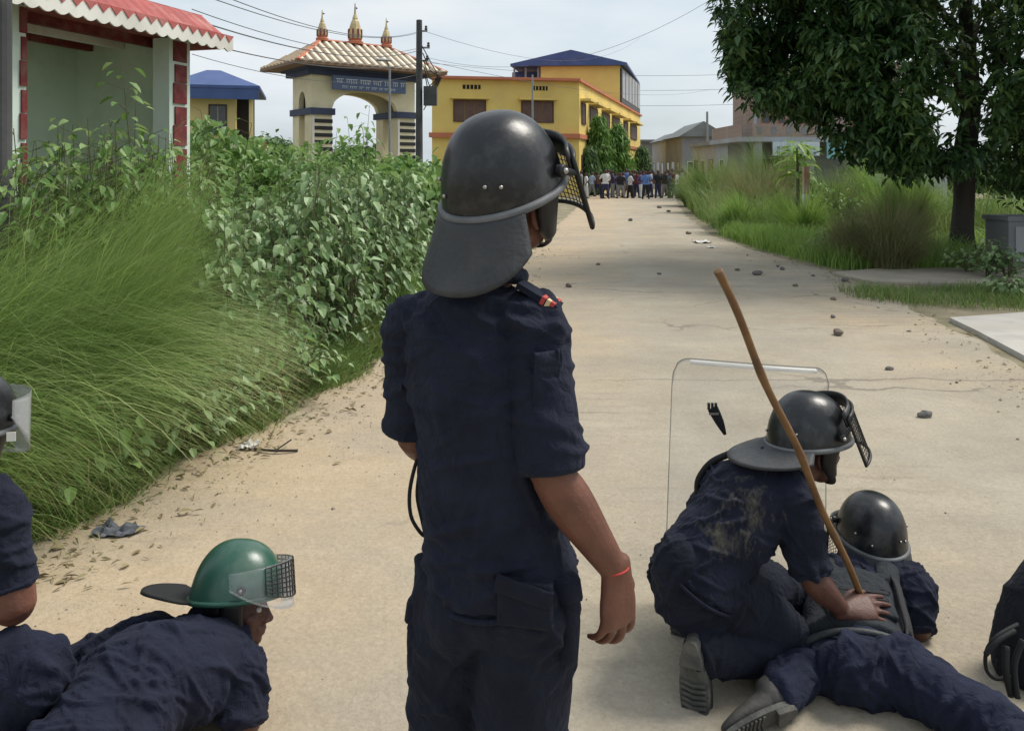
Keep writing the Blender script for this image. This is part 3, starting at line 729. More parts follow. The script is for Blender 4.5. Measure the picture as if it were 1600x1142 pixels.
# ------------------------------------------------------------ yellow two-storey building
A0 = V((-5.06, 51.8, 0)); A1 = V((4.4, 53.6, 0)); A2 = V((13.7, 87.5, 0)); A3 = V((1.0, 90, 0))
yb = thing('yellow_building', (A0 + A1) / 2, 'long yellow two-storey building with red bands and blue gabled roof room', 'building')
def quad_block(pts, z0, z1): 
    g = MB(); g.prism([(p.x, p.y) for p in pts], z0, z1); return g
quad_block([A0, A1, A2, A3], 0, 7.45).build('wall', M_yellow, yb)
def grow(pts, d):
    c = sum(pts, V((0, 0, 0))) / len(pts); return [p + (p - c).normalized() * d for p in pts]
quad_block(grow([A0, A1, A2, A3], 0.55), 7.45, 7.62).build('parapet_cornice', M_redband, yb)
quad_block(grow([A0, A1, A2, A3], 0.4), 3.75, 4.05).build('floor_band', M_redband, yb)
Ff = frame2(A0.x, A0.y, A1.x - A0.x, A1.y - A0.y); Fs = frame2(A1.x, A1.y, A2.x - A1.x, A2.y - A1.y)
sh_m = mat('maroon_shutter', (0.13, 0.075, 0.06), 0.6, (0.10, 0.055, 0.045), 3, 4)
for u0, u1 in ((1.35, 3.45), (5.75, 7.9)):
    windowpart(yb, Ff, u0, u1, 4.75, 6.15, 0, M_brown, 3, sh_m, 0.08)
    windowpart(yb, Ff, u0, u1, 1.0, 2.6, 0, M_brown, 3, sh_m, 0.08)
    g = MB(Ff); g.box(u0 - 0.2, u1 + 0.2, -0.5, -0.003, 6.2, 6.3); g.build('sunshade', M_yellow, yb)
for u0, u1 in ((1.95, 3.1), (6.5, 7.5)):
    g = MB(Ff); g.box(u0, u1, -0.03, -0.002, 6.85, 7.12); v_ = g.build('vent', M_dark, yb)
    for q in range(4):
        g = MB(Ff); a = u0 + (u1 - u0) * (q + 0.75) / 4.6; g.box(a, a + 0.05, -0.05, -0.031, 6.85, 7.12); g.build('vent_bar', M_yellow, v_)
Ls = (A2 - A1).length
for t0, t1 in ((0.02, 0.06), (0.11, 0.2), (0.27, 0.37), (0.42, 0.54), (0.62, 0.7), (0.76, 0.9)):
    windowpart(yb, Fs, t0 * Ls, t1 * Ls, 4.75, 6.15, 0, M_brown, 3, sh_m, 0.08)
    windowpart(yb, Fs, t0 * Ls, t1 * Ls, 1.0, 2.7, 0, M_brown, 3, sh_m, 0.08)
    g = MB(Fs); g.box(t0 * Ls - 0.3, t1 * Ls + 0.3, -0.7, -0.003, 6.25, 6.4); g.build('sunshade', M_yellow, yb)
# rooftop room
R0, R1, R2, R3 = V((2.53, 72, 0)), V((9.5, 72.2, 0)), V((13.4, 86.6, 0)), V((4.5, 88, 0))
quad_block([R0, R1, R2, R3], 7.62, 11.0).build('roof_room', M_yellow, yb)
Fr = frame2(2.53, 72, 1, 0.03)
g = MB(Fr)
y0, y1 = -0.6, 15.4
g.add([(-2.7, y0, 10.95), (7.5, y0, 11.1), (2.6, y0, 12.2), (.6, y1, 10.95), (11.6, y1, 11.1), (6.4, y1, 12.2), (-2.7, y0, 10.75), (7.5, y0, 10.9), (.6, y1, 10.75), (11.6, y1, 10.9)],
      [(0, 1, 2), (4, 3, 5), (0, 2, 5, 3), (2, 1, 4, 5), (6, 7, 1, 0), (8, 6, 0, 3), (7, 9, 4, 1), (9, 8, 3, 4), (8, 9, 7, 6)])
g.build('gable_roof', M_blue, yb)
for x in (-2.4, -1.4, -0.3):
    for y in (0.2, 4):
        g = MB(Fr); g.box(x, x + 0.16, y, y + 0.16, 7.62, 10.75); g.build('roof_post', M_steel, yb)
g = MB(Fr); g.box(-2.2, -0.1, 2.2, 2.3, 9.0, 10.6); g.build('stair_head', M_blue, yb)
Fr2 = frame2(R1.x, R1.y, R2.x - R1.x, R2.y - R1.y)
for i in range(6):
    g = MB(Fr2); g.box(0.4 + i * 2.4, 2.3 + i * 2.4, -0.2, -0.161, 8.1, 10.6); g.build('louvre_panel', M_grey2, yb)
g = MB(Fr2); g.box(0.1, 14.7, -0.16, -0.004, 7.65, 10.72); g.build('louvre_frame', M_frame, yb)

# ------------------------------------------------------------ brick building and far houses (right)
F = frame2(13.35, 45, 1, 0.02)
bb = thing('brick_building', F @ V((0, 0, 0)), 'unfinished bare brick building with pale shop signs behind the tree', 'building')
g = MB(F); g.box(0.0, 9, 0.2, 4.2, 3.45, 7.6); g.build('upper_wall', M_brick, bb)
g = MB(F); g.box(-1.3, 9.4, -1.3, 4.6, 3.2, 3.45); g.build('floor_slab', M_grey2, bb)
g = MB(F); g.box(-0.3, 9, 0.6, 4.2, 0, 3.2); g.build('lower_wall', M_grey, bb)
g = MB(F); g.box(-0.4, 0.0, -1.2, -0.9, 0, 3.2); g.build('column', M_grey, bb)
g = MB(F); g.box(2.4, 2.8, -1.2, -0.9, 0, 3.2); g.build('column', M_grey, bb)
g = MB(F); g.box(-0.5, 9.2, -1.25, -1.15, 3.45, 4.15)
bal = g.build('balcony_wall', M_brick, bb)
for i in range(12):
    g = MB(F); g.box(-0.3 + i * 0.8, -0.05 + i * 0.8, -1.27, -1.251, 3.6, 4.0); g.build('balcony_opening', M_grey, bal)
Fl = frame2(13.35, 49.2, 0, -1)
g = MB(F); g.box(-1.2, -1.1, -1.25, 4.4, 3.45, 4.15); g.build('balcony_wall', M_brick, bb)
for u in (0.5, 1.5, 2.6):
    windowpart(bb, Fl, u, u + 0.6, 4.3, 5.9, 0.0, M_redband, 2)
for u in (0.4, 1.3, 2.3, 3.6, 5.4):
    windowpart(bb, F, u, u + 0.5, 4.2, 6.1, 0.2, M_redband, 2)
for u in (-.02, 1.0, 2.0, 3.1):
    g = MB(F); g.box(u, u + .16, .1, .195, 3.45, 7.62); g.build('brick_pier', M_grey2, bb)
g = MB(F); g.box(-.06, 9, .08, 4.25, 6.35, 6.55); g.build('lintel_band', M_grey2, bb)
g = MB(F); g.box(0.5, 3.0, -1.45, -1.36, 2.45, 3.19); s_ = g.build('shop_sign', M_signp, bb)
g = MB(F); rr = random.Random(9)
for row, z in ((0, 2.9), (1, 2.62)):
    u = 0.7
    while u < 2.8:
        wl = rr.uniform(0.12, 0.3); g.box(u, u + wl, -1.47, -1.451, z, z + 0.03)
        for q in range(2): g.box(u + 0.03 + q * 0.08, u + 0.06 + q * 0.08, -1.47, -1.451, z - 0.12, z - 0.001)
        u += wl + 0.07
g.build('lettering', M_sign, s_)
g = MB(F); g.box(3.4, 4.5, -1.45, -1.36, 2.3, 3.19); g.build('cyan_sign', M_cyan, bb)
g = MB(F); g.box(0.1, 2.3, 0.3, 0.58, 0, 2.3); g.build('shopfront_shade_panel', M_dark, bb)  # near-black panel stands in for the shaded ground-floor interior
def far_house(px0, px1, py_top, Y, m, roofm, label, gable=0.0, depth=8):
    X0, X1 = xp(px0, Y), xp(px1, Y); zt = zp(py_top, Y)
    F = frame2(X0, Y, 1, 0); t_ = thing('far_house', (X0, Y, 0), label, 'house')
    Wd = X1 - X0
    g = MB(F); g.box(0, Wd, 0, depth, 0, zt); g.build('wall', m, t_)
    g = MB(F)
    if gable:
        g.add([(-0.4, -0.5, zt), (Wd + 0.4, -0.5, zt), (Wd / 2, -0.5, zt + gable), (-0.4, depth, zt), (Wd + 0.4, depth, zt), (Wd / 2, depth, zt + gable)], [(0, 1, 2), (4, 3, 5), (0, 2, 5, 3), (2, 1, 4, 5), (1, 0, 3, 4)])
    else:
        g.box(-0.3, Wd + 0.3, -0.4, depth, zt, zt + 0.25)
    g.build('roof', roofm, t_)
    Fl = frame2(X0, Y + depth, 0, -1)
    for i in range(3):
        for z in ([1.0, 4.0] if zt > 5 else [1.2]):
            windowpart(t_, Fl, .6 + i * 2.5, 1.9 + i * 2.5, z, z + 1.3, 0, M_white if i % 2 else M_frame, 2)
    k = max(2, int(Wd / 2.2))
    for i in range(k):
        a = Wd * (i + 0.25) / k
        for z in ([1.0, 4.0] if zt > 5 else [1.2]):
            windowpart(t_, F, a, a + Wd / k * 0.5, z, z + 1.3, 0, M_frame if i % 2 else M_white, 2)
    return t_
far_house(1003, 1050, 222, 95, M_grey, M_roofg, 'grey flat roofed far house right of the yellow building')
far_house(1040, 1082, 220, 84, M_grey2, M_roofg, 'pale grey far house with low tin roof', 0.9)
far_house(1066, 1130, 214, 75, M_grey, M_roofg, 'wide grey far house with rounded dark roof', 1.4)
far_house(1120, 1150, 226, 60, M_grey2, M_grey, 'small pale far house beside the brick building')
g = MB(); g.box(xp(1360, 34), xp(1480, 34), 34, 34.25, 0, zp(272, 34)); bw = g.build('boundary_wall', M_grey2); tag(bw, 'long pale block wall seen across the field behind the tree', 'wall')
g = MB(); c = P(1576, 340, 14.2); F = frame2(c.x, c.y, 1, 0.1)
gp = thing('gate_pillar', (c.x, c.y, 0), 'grey concrete block pillar at right edge beside the tree trunk', 'pillar')
g = MB(F); g.box(0, 1.2, 0, 0.6, 0, 0.78); g.build('shaft', M_grey, gp)
g = MB(F); g.box(-0.04, 1.24, -0.04, 0.64, 0.78, 0.86); g.build('cap', M_grey, gp)
g = MB(F); g.box(0.12, 1.1, -0.02, -0.002, 0.08, 0.68); g.build('recess_panel', M_grey2, gp)

# ------------------------------------------------------------ poles and wires
def lathe_pole(name, px, pyt, Y, r, label, m=M_pole, arm=False):
    c = P(px, pyt, Y); t_ = thing(name, (c.x, Y, 0), label, 'pole')
    g = MB(); g.lathe([(r * 1.15, 0), (r * 0.85, c.z), (r * 0.3, c.z + 0.02)], (c.x, Y, 0), 12); g.build('shaft', m, t_)
    return t_, c
up, ct = lathe_pole('utility_pole', 655, 32, 34.6, 0.145, 'tall dark utility pole with wires beside the gateway')
for dz, l in ((-0.5, 0.35), (-1.2, 0.45), (-1.75, 0.4)):
    g = MB(); g.box(ct.x - 0.05, ct.x + l, 34.55, 34.62, ct.z + dz, ct.z + dz + 0.07); a_ = g.build('cross_arm', M_steel, up)
    g = MB(); g.lathe([(0.05, 0), (0.07, 0.06), (0.04, 0.1), (0.06, 0.16), (0.02, 0.2)], (ct.x + l - 0.06, 34.58, ct.z + dz + 0.07), 8); g.build('insulator', M_brown, a_)
g = MB(); g.box(ct.x + 0.2, ct.x + 0.75, 34.4, 34.8, 4.4, 5.2); g.build('junction_box', M_pole, up)
g = MB()
for k in range(5): g.tube([(ct.x + 0.13 + 0.03 * k, 34.5, 6.9 - k * 0.3), (ct.x + 0.5, 34.5, 6.2 - k * 0.35), (ct.x + 0.75 + 0.05 * k, 34.6, 5.6), (ct.x + 0.2, 34.5, 5.0 - 0.2 * k)], 0.022, 6, 6)
g.build('cable_tangle', M_black, up)
lp, c = lathe_pole('street_lamp', 609, 108, 33, 0.05, 'thin street lamp in front of the gateway arch', M_steel)
g = MB(); g.loft([(c.x, 33, c.z - 0.05), (c.x - 0.05, 32.8, c.z + 0.2), (c.x - 0.1, 32.4, c.z + 0.27)], 0.035, n=8); g.build('arm', M_steel, lp)
g = MB(); g.loft([(c.x + 0.12, 32.5, c.z + 0.27), (c.x - 0.4, 32.3, c.z + 0.27)], [(0.1, 0.05), (0.13, 0.06)], (0, 1, 0), n=10); g.build('lamp_head', M_grey2, lp)
lathe_pole('street_lamp', 832, 118, 47, 0.06, 'thin grey pole in front of the yellow building', M_steel)
lathe_pole('utility_pole', 1105, 175, 70, 0.11, 'distant slender pole among the far grey houses', M_steel)
def wire(a, b_, sag, label, r=0.012, grp='overhead wires'):
    pts = []
    for i in range(21):
        t = i / 20; p = a.lerp(b_, t); p.z -= sag * 4 * t * (1 - t); pts.append(p)
    g = MB(); g.tube(pts, r, 5)
    o = g.build('overhead_wire', M_wire); tag(o, label, 'wire', grp); return o
lab = 'thin overhead wire running from the utility pole to the upper left'
top = lambda dz, dx=0.0: V((ct.x + dx, 34.55, ct.z + dz))
for (px, py, Y), dz, sag in (((290, -30, 13), -0.5, 0.5), ((230, -40, 12), -0.55, 0.5), ((300, 15, 15), -1.2, 0.45), ((300, 30, 15), -1.3, 0.45), ((295, 62, 17), -1.8, 0.4), ((300, 85, 20), -2.3, 0.5)):
    wire(P(px, py, Y), top(dz, -0.05), sag, lab, 0.014 if py in (30, 62) else 0.009)
wire(P(1130, -12, 30), top(-1.6, 0.4), 1.3, 'long thin wire sagging across the sky from the pole towards the tree', 0.007)
wire(P(1110, 140, 95), top(-1.75, 0.4), 1.0, 'faint wire from the pole over the yellow building', 0.010)
wire(P(1000, 60, 90), top(-0.5, 0.3), 1.8, 'faint upper wire from the pole top over the blue gable', 0.009)
for i, py in enumerate((95, 118, 142)):
    wire(P(640, py, 110), P(1180, py + 20, 110), 1.0, 'faint distant wire crossing the pale sky above the far houses', 0.022)
# ------------------------------------------------------------ leaves, grass
def leaf_np(base, fwd, nrm, ln, wd, fold=0.25, curl=0.25):
    """ovate folded drooping leaves; arrays of n"""
    n = len(base); fwd = fwd / np.linalg.norm(fwd, axis=1, keepdims=True)
    sd = np.cross(fwd, nrm); sd /= np.linalg.norm(sd, axis=1, keepdims=True) + 1e-9
    up = np.cross(sd, fwd)
    ln = ln[:, None]; wd = wd[:, None]
    def at(t, s, h):
        return base + fwd * ln * t - up * ln * curl * t * t + sd * wd * s + up * wd * h
    v = np.stack([at(0, 0, 0), at(.33, -.5, fold), at(.33, 0, 0), at(.33, .5, fold), at(.7, -.36, fold * .7), at(.7, 0, 0), at(.7, .36, fold * .7), at(1, 0, 0)], 1)
    f = np.array([(0, 2, 1), (0, 3, 2), (1, 2, 5), (1, 5, 4), (2, 3, 6), (2, 6, 5), (4, 5, 7), (5, 6, 7)])
    return v.reshape(-1, 3), (np.arange(n)[:, None, None] * 8 + f[None]).reshape(-1, 3)
def grass_np(base, h, lean, droop, width, segs=4, rng=RNG):
    """base (n,3), h (n,), lean (n,2) sideways reach of the tip, droop (n,) how far the tip falls"""
    n = len(base)
    t = np.linspace(0, 1, segs + 1)[None, :, None]
    c = np.zeros((n, segs + 1, 3))
    c[:] = base[:, None, :]
    reach = (t ** 1.7)
    c[:, :, 0:2] += lean[:, None, :] * reach
    c[:, :, 2:3] += h[:, None, None] * (t - 0.10 * t * t) - droop[:, None, None] * t ** 3
    ang = rng.uniform(0, 2 * np.pi, n)
    wv = np.stack([np.cos(ang), np.sin(ang), np.zeros(n)], 1)[:, None, :] * width[:, None, None] * 0.5 * (1 - t ** 1.5 * 0.92)
    v = np.stack([c - wv, c + wv], 2).reshape(n, -1, 3)
    k = np.arange(segs)
    f = np.stack([2 * k, 2 * k + 1, 2 * k + 3, 2 * k + 2], 1)
    return v.reshape(-1, 3), (np.arange(n)[:, None, None] * (2 * (segs + 1)) + f[None]).reshape(-1, 4)
def rnd(a, b, n, rng=RNG): return rng.uniform(a, b, n)
G_tall = leaf_mat('tall_grass_blade', [(0.065, 0.095, 0.026), (0.11, 0.16, 0.042), (0.155, 0.205, 0.07), (0.22, 0.23, 0.11)], 0.55, 0.42)
G_short = leaf_mat('short_grass_blade', [(0.04, 0.07, 0.018), (0.08, 0.125, 0.032), (0.12, 0.16, 0.05), (0.21, 0.19, 0.09)], 0.6, 0.33)
G_bright = leaf_mat('bright_grass_blade', [(0.06, 0.105, 0.025), (0.115, 0.185, 0.04), (0.165, 0.235, 0.06), (0.21, 0.24, 0.085)], 0.55, 0.36)
G_brown = leaf_mat('brown_grass_blade', [(0.055, 0.07, 0.026), (0.12, 0.115, 0.055), (0.19, 0.15, 0.085), (0.12, 0.15, 0.05)], 0.65, 0.32)
L_weed = leaf_mat('weed_leaf', [(0.045, 0.085, 0.022), (0.08, 0.14, 0.038), (0.13, 0.19, 0.065), (0.19, 0.235, 0.105)], 0.5, 0.34, 0.4)
L_pale = leaf_mat('pale_weed_leaf', [(0.04, 0.072, 0.024), (0.085, 0.13, 0.05), (0.14, 0.19, 0.09), (0.22, 0.265, 0.15)], 0.45, 0.24, 0.5)
L_tree = leaf_mat('tree_leaf', [(0.012, 0.028, 0.012), (0.022, 0.048, 0.017), (0.04, 0.075, 0.024), (0.085, 0.12, 0.034)], 0.42, 0.2, 0.45)
L_far = leaf_mat('far_tree_leaf', [(0.04, 0.065, 0.03), (0.06, 0.10, 0.04), (0.09, 0.13, 0.05)], 0.6, 0.25)
L_ashoka = leaf_mat('conical_tree_leaf', [(0.045, 0.09, 0.02), (0.08, 0.145, 0.03), (0.12, 0.19, 0.045)], 0.5, 0.3)

def stuff(name, vs, fs, m, label, cat, parent=None):
    o = link(name, mesh_np(name, vs, fs, m), parent)
    return tag(o, label, cat, kind='stuff')
def cat_np(parts):
    vs = []; fs = []; o = 0
    for v, f in parts:
        vs.append(v); fs.append(f + o); o += len(v)
    return np.concatenate(vs), np.concatenate(fs)
LE = np.vectorize(left_edge); RE = np.vectorize(right_edge)

# --- tall arching grass on the left bank: clumps whose blades sweep to the right
def tall_grass():
    parts = []
    rng = np.random.default_rng(5)
    n = 19000
    nc = 150
    cy = rng.uniform(3.5, 6.4, nc)
    cx = LE(cy) - 0.35 - rng.uniform(0, 1, nc) ** 0.8 * (0.8 + 1.7 * (cy - 3.4) / 2.6)
    cx = np.minimum(cx, (170 - 800) * cy / FPX + .12 * rng.normal(0, 1, nc))
    ci = rng.integers(0, nc, n)
    bx = cx[ci] + rng.normal(0, 0.13, n); by = cy[ci] + rng.normal(0, 0.13, n)
    size = rng.uniform(0.62, 1.15, nc)[ci] * np.clip(0.74 + (by - 3.4) * 0.2, 0.6, 1.2) * np.clip(0.55 + (LE(by) - bx) * 0.5, 0.5, 1.05)
    h = size * rng.uniform(1.05, 2.05, n)
    a = rng.normal(-0.05, 0.42, n); r = size * rng.uniform(0.55, 1.75, n)
    r = np.minimum(r, np.clip((400 - (800 + FPX * bx / by)) * by / FPX, .25, 9) * rng.uniform(.6, 1.05, n))
    lean = np.stack([np.cos(a) * r, np.sin(a) * r - 0.1], 1)
    droop = size * rng.uniform(0.2, 0.6, n) + .22 * r
    base = np.stack([bx, by, np.zeros(n)], 1)
    return grass_np(base, h, lean, droop, rng.uniform(0.0035, 0.008, n), 7, rng)
v, f = tall_grass(); stuff('tall_grass', v, f, G_tall, 'tall fine grass arching to the right on the left verge', 'grass')
rng = np.random.default_rng(16); n = 2200
by = rng.uniform(3.7, 6.3, n); bx = np.minimum(LE(by) - rng.uniform(0.4, 2.3, n), (190 - 800) * by / FPX); q = rng.uniform(.9, 1.55, n) * np.clip(0.7 + (by - 3.4) * .17, .6, 1.15); a = rng.normal(-.1, .45, n); q = np.minimum(q, np.clip((420 - (800 + FPX * bx / by)) * by / FPX, .3, 9))
v, f = grass_np(np.stack([bx, by, 0 * bx], 1), q * 1.25, np.stack([np.cos(a) * q * 1.25, np.sin(a) * q * 1.1], 1), q * rng.uniform(.4, .95, n), rng.uniform(.008, .014, n), 9, rng)
stuff('arching_grass', v, f, leaf_mat('light_grass_blade', [(.12, .165, .05), (.18, .225, .085), (.25, .265, .13), (.22, .19, .10)], .5, .35), 'lighter broad blades arching over the tall grass on the left verge', 'grass')
# straw coloured dry blades at its foot
rng = np.random.default_rng(15); n = 3600
by = rng.uniform(3.4, 6.0, n); bx = LE(by) - rng.uniform(0.1, 1.2, n)
a = rng.uniform(-3.14, 3.14, n); r = rng.uniform(0.2, 0.7, n)
v, f = grass_np(np.stack([bx, by, np.zeros(n)], 1), rng.uniform(0.25, 0.9, n), np.stack([np.cos(a) * r, np.sin(a) * r], 1), rng.uniform(0.1, 0.5, n), rng.uniform(0.003, 0.007, n), 5, rng)
stuff('dry_grass', v, f, leaf_mat('straw_blade', [(0.20, 0.15, 0.075), (0.28, 0.22, 0.12), (0.16, 0.13, 0.06)], 0.7, 0.2), 'straw coloured dry stalks tangled at the foot of tall grass', 'grass')
# verge fringe along the left edge
rng = np.random.default_rng(6); n = 42000
by = 3.3 + 20 * rng.uniform(0, 1, n) ** 2.0; off = np.abs(rng.normal(0, 0.45, n)) + 0.02
bx = LE(by) - off + 0.16 * np.sin(by * 5.1) * 0.5 + rng.normal(0, .05, n)
h = (0.06 + 0.42 * np.clip(off / 0.7, 0, 1)) * rng.uniform(0.5, 1.3, n)
a = rng.uniform(-3.14, 3.14, n); r = h * rng.uniform(0.2, 0.9, n)
v, f = grass_np(np.stack([bx, by, np.zeros(n)], 1), h, np.stack([np.cos(a) * r + 0.06, np.sin(a) * r], 1), h * rng.uniform(0.05, 0.5, n), rng.uniform(0.004, 0.009, n) * (1 + by / 14), 4, rng)
stuff('grass_fringe', v, f, G_short, 'low green grass fringe along the left road edge', 'grass')

# dead leaves and bits of stalk along the verge
rng = np.random.default_rng(8); n = 1500
by = 3.2 + 14 * rng.uniform(0, 1, n) ** 1.8; bx = np.where(rng.uniform(0, 1, n) < .72, LE(by) + rng.normal(.12, .22, n), RE(by) - rng.normal(.1, .25, n))
a = rng.uniform(0, 6.28, n); ln = rng.uniform(.02, .07, n)
v, f = leaf_np(np.stack([bx, by, rng.uniform(.015, .035, n)], 1), np.stack([np.cos(a), np.sin(a), rng.normal(0, .12, n)], 1), np.array([[0, 0, 1.]]) + rng.normal(0, .3, (n, 3)), ln, ln * rng.uniform(.12, .5, n), .3, .2)
stuff('leaf_litter', v, f, leaf_mat('dead_leaf', [(.06, .045, .03), (.13, .09, .05), (.20, .15, .09), (.09, .08, .04)], .8, .1), 'dead leaves and broken stalks along the road edges', 'litter')
# --- leafy weeds
def weed(seed, h, nl, leaf, drp, spread, m, nst=3):
    rng = np.random.default_rng(seed)
    t_ = bpy.data.objects.new('leafy_weed', None); COL.objects.link(t_)
    g = MB(); B = []; Fw = []
    for s_ in range(nst):
        a = rng.uniform(0, 6.28); k = rng.uniform(0.4, 1) * spread; hh = h * (1 if s_ == 0 else rng.uniform(0.6, 0.95))
        pts = [V((0.03 * math.cos(a), 0.03 * math.sin(a), 0)), V((k * .4 * math.cos(a), k * .4 * math.sin(a), hh * .5)), V((k * math.cos(a) + rng.normal(0, .04), k * math.sin(a) + rng.normal(0, .04), hh))]
        g.loft(pts, [0.011, 0.008, 0.003], n=5, sub=4, cap=0)
        m_ = nl // nst
        for i in range(m_):
            t = 0.12 + 0.88 * (i + rng.uniform(0, 1)) / m_
            p = (pts[0].lerp(pts[1], t * 2) if t < .5 else pts[1].lerp(pts[2], t * 2 - 1))
            b = i * 2.4 + rng.normal(0, .4); q = rng.uniform(0.05, 0.30) * (1.15 - t * .75) * (1 + spread)
            B.append((p.x + q * math.cos(b), p.y + q * math.sin(b), p.z + q * 0.35)); Fw.append((math.cos(b), math.sin(b), rng.normal(-drp, .3)))
            if q > .1: g.tube([p, p + V((q * math.cos(b), q * math.sin(b), q * .35))], 0.003, 4)
    B = np.array(B); Fw = np.array(Fw); n = len(B)
    nr = np.tile(np.array([[0, 0, 1.0]]), (n, 1)) + rng.normal(0, .25, (n, 3))
    ln = leaf * rng.uniform(.6, 1.25, n)
    v, f = leaf_np(B, Fw, nr, ln, ln * rng.uniform(.5, .68, n), .22, rng.uniform(.1, .4))
    o = link('foliage', mesh_np('foliage', v, f, m), t_)
    g.build('stem', M_stem, t_)
    return t_
def place(protos, spots, grp, labelf, cat='weed'):
    used = set()
    for i, (x, y, hs_, rz) in enumerate(spots):
        j = i % len(protos); pr, ph = protos[j]
        o = copy_tree(pr) if j in used else pr
        used.add(j)
        o.location = (x, y, 0); o.rotation_euler = (0, 0, rz); o.scale = (hs_ / ph * 0.5 + .5,) * 2 + (hs_ / ph,)
        tag(o, labelf(i), cat, grp)
rr = random.Random(21)
def zone(q):
    px = 800 + FPX * q[0] / q[1]; low = q[2] < 1.05
    if px > 590: return 'behind the standing officer\'s left shoulder'
    if px > 500: return ('low at the road-edge foot' if low else 'standing tall in the middle') + ' of the left bush'
    return ('low at the near left foot' if low else 'standing at the near left end') + ' of the left bush'
protoA = [(weed(100 + i, 1.55, 92, 0.128, 0.75, 0.20, L_pale, 4), 1.55) for i in range(5)]
spots = []
tries = 0
while len(spots) < 140 and tries < 14000:
    tries += 1
    y = rr.uniform(4.8, 11.5); x = left_edge(y) - 0.42 - rr.random() ** 1.3 * 2.3
    px = 800 + FPX * x / y
    if px < 335 + max(0, (5.6 - y)) * 60 or px > 700: continue
    if any((x - q[0]) ** 2 + (y - q[1]) ** 2 < 0.04 for q in spots): continue
    d = left_edge(y) - x
    h = min(0.75 + d * 1.1, 1.62) * rr.uniform(0.82, 1.08)
    if px < 470: h *= 0.82
    spots.append((x, y, h, rr.uniform(0, 6.28)))
place(protoA, spots, 'pale leafy weeds beside the road', lambda i: 'pale grey-green leafy weed ' + zone(spots[i]))
protoB = [(weed(200 + i, 1.9, 80, 0.105, 0.35, 0.24, L_weed, 4), 1.9) for i in range(5)]
spots = []; tries = 0
ytop = lambda px: np.interp(px, [-50, 60, 130, 215, 250, 300, 380, 450, 520, 600, 650, 690], [190, 178, 190, 150, 175, 222, 232, 238, 238, 242, 248, 255])
while len(spots) < 150 and tries < 20000:
    tries += 1
    y = 6.2 + 13 * rr.random() ** 1.5; px = rr.uniform(-60, 700)
    x = (px - 800) * y / FPX
    if x > left_edge(y) - (2.0 if px > 330 else 1.3): continue
    # keep clear of the shelter
    fl = (x + 4.385) * 0.956 - (y - 7.10) * 0.294
    if -1.75 < fl < 0.12 + 0.25 and px < 340: continue
    if fl < -1.7 and px < 300: continue
    if any((x - q[0]) ** 2 + (y - q[1]) ** 2 < 0.06 for q in spots): continue
    h = (EYE - (float(ytop(px)) - HORIZON) * y / FPX) * rr.uniform(0.78, 0.99)
    spots.append((x, y, max(h, .8), rr.uniform(0, 6.28)))
place(protoB, spots, 'green leafy weeds behind the tall grass', lambda i: 'green leafy weed ' + ((lambda px: 'in the thicket in front of the mint shelter' if px < 300 else ('in the thicket before the small yellow house' if px < 440 else 'in the thicket in front of the gateway'))(800 + FPX * spots[i][0] / spots[i][1])))
protoD = [(weed(240 + i, 1.7, 90, 0.10, 0.4, 0.24, L_weed, 4), 1.7) for i in range(4)]
spots = []; tries = 0
while len(spots) < 46 and tries < 9000:
    tries += 1
    s_, f_ = rr.uniform(-1.6, 3.2), rr.uniform(.32, 1.5)
    x = -4.385 + .294 * s_ + .956 * f_; y = 7.10 + .956 * s_ - .294 * f_; px = 800 + FPX * x / y
    if not -40 < px < 330 or x > left_edge(y) - 1.0 or any((x - q[0]) ** 2 + (y - q[1]) ** 2 < .03 for q in spots): continue
    h = (EYE - (float(np.interp(px, [0, 60, 150, 230, 330], [205, 195, 185, 195, 225])) - HORIZON) * y / FPX) * rr.uniform(.82, 1.0)
    spots.append((x, y, h, rr.uniform(0, 6.28)))
place(protoD, spots, 'green leafy weeds behind the tall grass', lambda i: 'green leafy weed in the thicket in front of the mint shelter')
# tall sprouts above the thicket
for (px, y, pyt, lab) in ((215, 7.4, 103, 'tall thin sprouting weed standing above the thicket before the shelter wall'), (345, 11, 175, 'tall sprouting weed in front of the small yellow house'), (560, 16, 168, 'tall bushy sapling seen through the gateway arch'), (590, 17, 190, 'shorter bushy sapling seen through the gateway arch'), (505, 15, 205, 'bushy sapling before the left gateway pillar')):
    h = EYE - (pyt - HORIZON) * y / FPX
    o = weed(300 + px, h, 120, 0.12 if y < 12 else 0.17, 0.5, 0.16 if y < 9 else 0.6, L_weed, 2 if y < 9 else 5)
    o.location = ((px - 800) * y / FPX, y, 0); o.name = 'sapling'
    tag(o, lab, 'weed')
# low mixed weeds between the tall grass and the bush
rr = random.Random(33)
protoC = [(weed(600 + i, .55, 70, .085, .4, .22, L_weed if i % 2 else L_pale, 5), .55) for i in range(4)]
spots = []; tries = 0
while len(spots) < 34 and tries < 4000:
    tries += 1
    y = rr.uniform(4.0, 6.3); x = left_edge(y) - rr.uniform(.15, .95); px = 800 + FPX * x / y
    if not 120 < px < 560 or any((x - q[0]) ** 2 + (y - q[1]) ** 2 < .03 for q in spots): continue
    spots.append((x, y, rr.uniform(.25, .65), rr.uniform(0, 6.28)))
place(protoC, spots, 'low weeds along the left verge', lambda i: 'low leafy weed growing in the left verge between tall grass and road')
